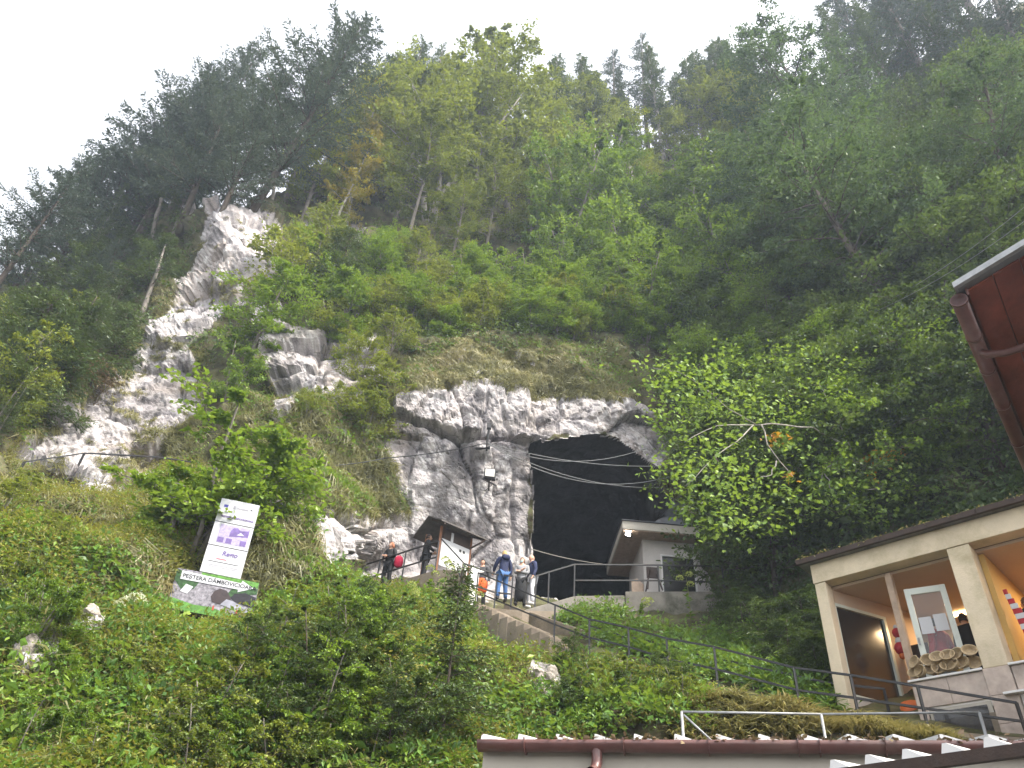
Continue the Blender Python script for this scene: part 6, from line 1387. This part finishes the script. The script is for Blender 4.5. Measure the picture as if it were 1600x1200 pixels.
def person(pos, yaw, label, H=1.72, top='black', legs='black', shoes='charcoal', hair='dark', hairlen=0, larm=None, rarm=None, head_turn=0.0, nod=0.0, coat=0.0, stance=0.10, lean=0.0, face=True):
    """standing figure, facing local +Y, turned by yaw"""
    k = H / 1.72; e = empty('person', pos, label, 'person'); e.rotation_euler = (0, 0, yaw)
    J = {'pel': (0, 0, .93), 'wst': (0, .0, 1.08), 'chs': (0, .0 + lean * .5, 1.27), 'nkb': (0, lean, 1.44), 'nkt': (0, lean + .015, 1.53), 'hd': (0, lean + .02, 1.60)}
    for s_, nm in ((-1, 'l'), (1, 'r')):
        J['hip' + nm] = (s_ * .09, 0, .88); J['kne' + nm] = (s_ * (.09 + stance * .3), .03, .49); J['ank' + nm] = (s_ * (.09 + stance * .5), -.02, .09); J['toe' + nm] = (s_ * (.11 + stance * .5), .14, .035)
        J['sho' + nm] = (s_ * .185, lean * .9, 1.41)
        el, hn = (larm if nm == 'l' else rarm) or ((s_ * .25, -.02 + lean, 1.13), (s_ * .27, .08 + lean, .90))
        J['elb' + nm] = el; J['wri' + nm] = hn
        d = unit(np.array(hn) - np.array(el)); J['hnd' + nm] = tuple(np.array(hn) + d * .08)
        side = unit(np.cross(d, (0.3, 1, 0.2)))
        for q in range(4): J['f%d%s' % (q, nm)] = tuple(np.array(hn) + d * (.15 + (.0, .012, .008, -.012)[q]) + side * (q - 1.5) * .021 + np.array([0, .012, 0]))
        J['th' + nm] = tuple(np.array(hn) + d * .07 + side * .055)
    names = list(J); V_ = [np.array(J[n_]) * k for n_ in names]; ix = {n_: i for i, n_ in enumerate(names)}
    E_ = [('pel', 'wst'), ('wst', 'chs'), ('chs', 'nkb'), ('nkb', 'nkt'), ('nkt', 'hd')]
    R = {'pel': (.15, .11), 'wst': (.13, .10), 'chs': (.155, .115), 'nkb': (.07, .07), 'nkt': .052, 'hd': .05}
    for nm in 'lr':
        E_ += [('pel', 'hip' + nm), ('hip' + nm, 'kne' + nm), ('kne' + nm, 'ank' + nm), ('ank' + nm, 'toe' + nm), ('nkb', 'sho' + nm), ('sho' + nm, 'elb' + nm), ('elb' + nm, 'wri' + nm), ('wri' + nm, 'hnd' + nm), ('wri' + nm, 'th' + nm)] + [('hnd' + nm, 'f%d%s' % (q, nm)) for q in range(4)]
        R.update({'hip' + nm: .09, 'kne' + nm: .058, 'ank' + nm: .042, 'toe' + nm: .032, 'sho' + nm: .062, 'elb' + nm: .043, 'wri' + nm: .028, 'hnd' + nm: (.035, .016), 'th' + nm: .009}); R.update({'f%d%s' % (q, nm): .008 for q in range(4)})
    body = skin_mesh(V_, [(ix[a], ix[b]) for a, b in E_], [R[n_] if np.isscalar(R[n_]) else R[n_] for n_ in names], 'body')
    bm = bmesh.new(); bm.from_mesh(body); hb_ = head_mesh(1); rot = Matrix.Translation(Vector((0, (lean + .03) * k, 1.61 * k))) @ Matrix.Rotation(head_turn, 4, 'Z') @ Matrix.Rotation(nod, 4, 'X') @ Matrix.Scale(k, 4)
    hb_.transform(rot); tmp = bpy.data.meshes.new('tmp'); hb_.to_mesh(tmp); hb_.free(); bm.from_mesh(tmp); bm.to_mesh(body); bm.free(); bpy.data.meshes.remove(tmp)
    body.polygons.foreach_set('use_smooth', [True] * len(body.polygons)); body.materials.clear(); body.materials.append(SK); link('body', body, e)
    def shell(nm, keys, edges, rad, mat):
        vs = [np.array(J[q]) * k for q in keys]; ii_ = {q: i for i, q in enumerate(keys)}
        me_ = skin_mesh(vs, [(ii_[a], ii_[b]) for a, b in edges], rad, nm); me_.materials.clear(); me_.materials.append(mat); me_.polygons.foreach_set('use_smooth', [True] * len(me_.polygons)); return link(nm, me_, e)
    J['hem'] = (0, 0, .86 - coat)
    shell('top', ['hem', 'pel', 'wst', 'chs', 'nkb', 'shol', 'elbl', 'wril', 'shor', 'elbr', 'wrir'], [('hem', 'pel'), ('pel', 'wst'), ('wst', 'chs'), ('chs', 'nkb'), ('nkb', 'shol'), ('shol', 'elbl'), ('elbl', 'wril'), ('nkb', 'shor'), ('shor', 'elbr'), ('elbr', 'wrir')],
          [(.18, .145), (.18, .14), (.165, .13), (.185, .14), (.095, .095), .085, .064, .046, .085, .064, .046], CL[top])
    for nm in 'lr': J['cuf' + nm] = tuple(np.array(J['ank' + nm]) + (0, 0, -.02))
    shell('trousers', ['pel', 'hipl', 'knel', 'cufl', 'hipr', 'kner', 'cufr'], [('pel', 'hipl'), ('hipl', 'knel'), ('knel', 'cufl'), ('pel', 'hipr'), ('hipr', 'kner'), ('kner', 'cufr')], [(.165, .13), .108, .082, .07, .108, .082, .07], CL[legs])
    for nm in 'lr':
        m = MB(); a = np.array(J['ank' + nm]) * k; b = np.array(J['toe' + nm]) * k
        m.tube([(a[0], a[1] - .06 * k, .05 * k), (a[0], a[1], .055 * k), (b[0], b[1] - .05, .048 * k), (b[0], b[1] + .03, .032 * k)], [.04, .052, .048, .028], 10)
        so = m.build('shoe', CL[shoes]); so.parent = e
    inv = rot
    if hair != 'none':
        hm = bmesh.new(); bmesh.ops.create_uvsphere(hm, u_segments=16, v_segments=12, radius=1)
        dele = [v for v in hm.verts if (v.co.y > 0.45 and v.co.z < 0.45) or v.co.z < -0.55]
        for v in hm.verts: v.co = Vector((v.co.x * .084, v.co.y * .104 - .008, v.co.z * .125 + .012))
        bmesh.ops.delete(hm, geom=dele, context='VERTS')
        if hairlen:
            low = [v for v in hm.verts if v.co.z < -0.02]
            for v in low: v.co.z -= hairlen * min(1, (-0.02 - v.co.z) / .04); v.co.y -= .012
        for v in hm.verts: v.co += Vector(np.random.default_rng(int(abs(v.co.x) * 1e5) % 9999).normal(0, .003, 3))
        hm.transform(rot); me_ = bpy.data.meshes.new('hair'); hm.to_mesh(me_); hm.free(); me_.polygons.foreach_set('use_smooth', [True] * len(me_.polygons)); me_.materials.append(HR[hair]); ho = link('hair', me_, e); so_ = ho.modifiers.new('t', 'SOLIDIFY'); so_.thickness = 0.012
    if face:
        for sx in (-1, 1):
            bm = bmesh.new(); bmesh.ops.create_uvsphere(bm, u_segments=6, v_segments=5, radius=.011); bm.transform(rot @ Matrix.Translation((sx * .03, .083, .008))); me_ = bpy.data.meshes.new('eye'); bm.to_mesh(me_); bm.free(); me_.materials.append(CL['charcoal']); link('eye', me_, e)
        bm = bmesh.new(); bmesh.ops.create_uvsphere(bm, u_segments=8, v_segments=5, radius=1); bm.transform(rot @ Matrix.Translation((0, .084, -.06)) @ Matrix.Diagonal((.024, .008, .006, 1))); me_ = bpy.data.meshes.new('mouth'); bm.to_mesh(me_); bm.free(); me_.materials.append(CL['crimson']); link('mouth', me_, e)
    return e, rot
def add_part(e, name, bm, mat):
    me_ = bpy.data.meshes.new(name); bm.to_mesh(me_); bm.free(); me_.polygons.foreach_set('use_smooth', [True] * len(me_.polygons)); me_.materials.append(mat); return link(name, me_, e)
def blob(c, s, rotm=None):
    bm = bmesh.new(); bmesh.ops.create_uvsphere(bm, u_segments=14, v_segments=10, radius=1)
    for v in bm.verts: v.co = Vector((math.copysign(abs(v.co.x) ** .75, v.co.x) * s[0], math.copysign(abs(v.co.y) ** .75, v.co.y) * s[1], math.copysign(abs(v.co.z) ** .8, v.co.z) * s[2]))
    bm.transform(Matrix.Translation(c) if rotm is None else rotm @ Matrix.Translation(c)); return bm
PI = math.pi
pw = Pz(601, 916, 12.46); pw = np.array([-3.72, 25.1, 12.44])
person(pw, PI * 0.86, 'woman in black with arms folded holding a red bag by the walkway rail', 1.66, 'black', 'black', hair='reddish', hairlen=.07, larm=((-.24, .05, 1.14), (.02, .22, 1.12)), rarm=((.24, .05, 1.14), (.06, .24, 1.08)), head_turn=-0.7, coat=.18)
q = pw + (0.34, -0.12, 0.92); bm = blob((0, 0, 0), (.16, .10, .22)); me_ = bpy.data.meshes.new('handbag'); bm.to_mesh(me_); bm.free(); me_.polygons.foreach_set('use_smooth', [True] * len(me_.polygons)); me_.materials.append(CL['crimson']); bo = link('red_backpack', me_, None, q); tag(bo, 'crimson backpack held by the woman at the walkway rail', 'bag')
m = MB(); m.tube([q + (-.08, 0, .18), q + (-.02, -.05, .34), q + (.05, 0, .18)], .012, 6); m.build('strap', CL['crimson'], bo)
person((-2.42, 24.35, 12.40), -PI * 0.42, 'man in dark clothes reading the notice board of the kiosk', 1.76, 'black', 'black', hair='dark', larm=((-.24, .06, 1.15), (-.1, .25, 1.12)), rarm=((.24, .06, 1.15), (.1, .25, 1.12)), head_turn=-0.2)
po, _ = person(np.array([-0.45, 24.6, 11.75]), PI * 0.92, 'man in a dark patterned jumper with an orange jacket round his waist behind the kiosk', 1.76, 'charcoal', 'black', hair='dark', head_turn=0.1, nod=-.2)
add_part(po, 'waist_jacket', blob((0, .03, .78), (.23, .19, .30)), CL['orange']); add_part(po, 'chest_print', blob((0, .135, 1.28), (.10, .012, .05)), CL['white'])
pb_ = Pz(783, 938, 11.35)
pb2, rt = person(pb_, PI * 0.12, 'blonde woman in a navy hooded jacket and jeans seen from behind', 1.66, 'navy', 'jeans', hair='blonde', hairlen=.05, larm=((-.27, .1, 1.14), (-.22, .3, 1.05)), rarm=((.27, .02, 1.14), (.28, .05, .92)), coat=.05)
add_part(pb2, 'hood', blob((0, -.13, 1.40), (.14, .07, .09)), CL['navy'])
pm = Pz(812, 946, 11.42)
pm_, rt = person(pm, PI * 0.96, 'woman in a mask and black skirt talking to the bald man', 1.60, 'grey', 'black', hair='brown', hairlen=.08, larm=((-.23, .05, 1.14), (.05, .2, 1.14)), rarm=((.23, .05, 1.14), (-.02, .22, 1.2)), head_turn=-0.2)
add_part(pm_, 'mask', blob((0, .082, -.045), (.05, .022, .045), rt), CL['mask'])
add_part(pm_, 'skirt', blob((0, 0, .55), (.19, .16, .42)), CL['black'])
pbd = Pz(828, 948, 11.48)
person(pbd, PI * 0.62, 'bald man in a navy jumper and pale grey trousers on the landing', 1.76, 'navy', 'lightgrey', 'white', hair='none', head_turn=0.1)
# in the shop
person(S(1.93, 0.95, 0.46), 0.3, 'shopper in a red jacket seen through the glass door', 1.70, 'red', 'grey', hair='dark', coat=.05, head_turn=0.4)
person(S(2.42, 0.95, 0.46), -1.0, 'shopper in black stretching an arm towards the goods', 1.72, 'black', 'black', hair='dark', rarm=((.3, .2, 1.2), (.28, .48, 1.1)), lean=.08)
person(S(3.66, 0.85, 0.46), 0.4, 'shopper with brown hair and a black coat in the right bay of the shop', 1.68, 'black', 'black', hair='brown', hairlen=.12, coat=.2)

# ------------------------------------------------------------------ moss and leaf litter on the roofs
def litter(name, pts, n, mat, size, label, seed, jit=(0.03, 0.03, 0.02)):
    r = np.random.default_rng(seed); pts = np.array(pts); seg = r.integers(0, len(pts) - 1, n); u = r.uniform(0, 1, n)[:, None]
    w = np.clip(fbm(pts[seg] * (1 - u) * 3 + pts[seg + 1] * u * 3, 2, seed) + 0.6, 0, 1); k_ = r.uniform(size=n) < w
    C = (pts[seg] * (1 - u) + pts[seg + 1] * u + r.normal(0, 1, (n, 3)) * jit)[k_]; m_ = len(C); L = Leaves()
    L.add(C, unit(r.normal(0, 1, (m_, 3)) * (1, 1, 0.5)), np.array([0, 0, 1.0]) + r.normal(0, 0.6, (m_, 3)), r.uniform(size[0], size[1], m_), np.clip(r.normal(0.4, 0.25, m_), 0, 1))
    o = link(name, L.mesh(name, M[mat])); return tag(o, label, 'litter', kind='stuff')
litter('roof_moss', [S(-0.2 + 0.9 * k, -0.16, 3.64) for k in range(9)], 1100, 'grass', (0.03, 0.08), 'moss and dead leaves along the shop roof edge', 900, (0.04, 0.05, 0.025))
litter('gutter_litter', [q + gb * 0.06 + sw * 0.01 for q in fine], 700, 'needle_dry', (0.03, 0.07), 'dead leaves lying along the near gutter', 901, (0.03, 0.04, 0.012))

# ------------------------------------------------------------------ haze in the gorge
hz = MB(); hz.box((-160, -40, -1), (160, 190, 150))
t = NT('haze_air'); pv = t.n('ShaderNodeVolumePrincipled')
pv.inputs['Color'].default_value = (0.72, 0.83, 1.0, 1); pv.inputs['Density'].default_value = 0.0009; pv.inputs['Anisotropy'].default_value = 0.2
t.l(pv.outputs[0], t.out.inputs['Volume'])
hzo = hz.build('haze', t.m); tag(hzo, kind='stuff')
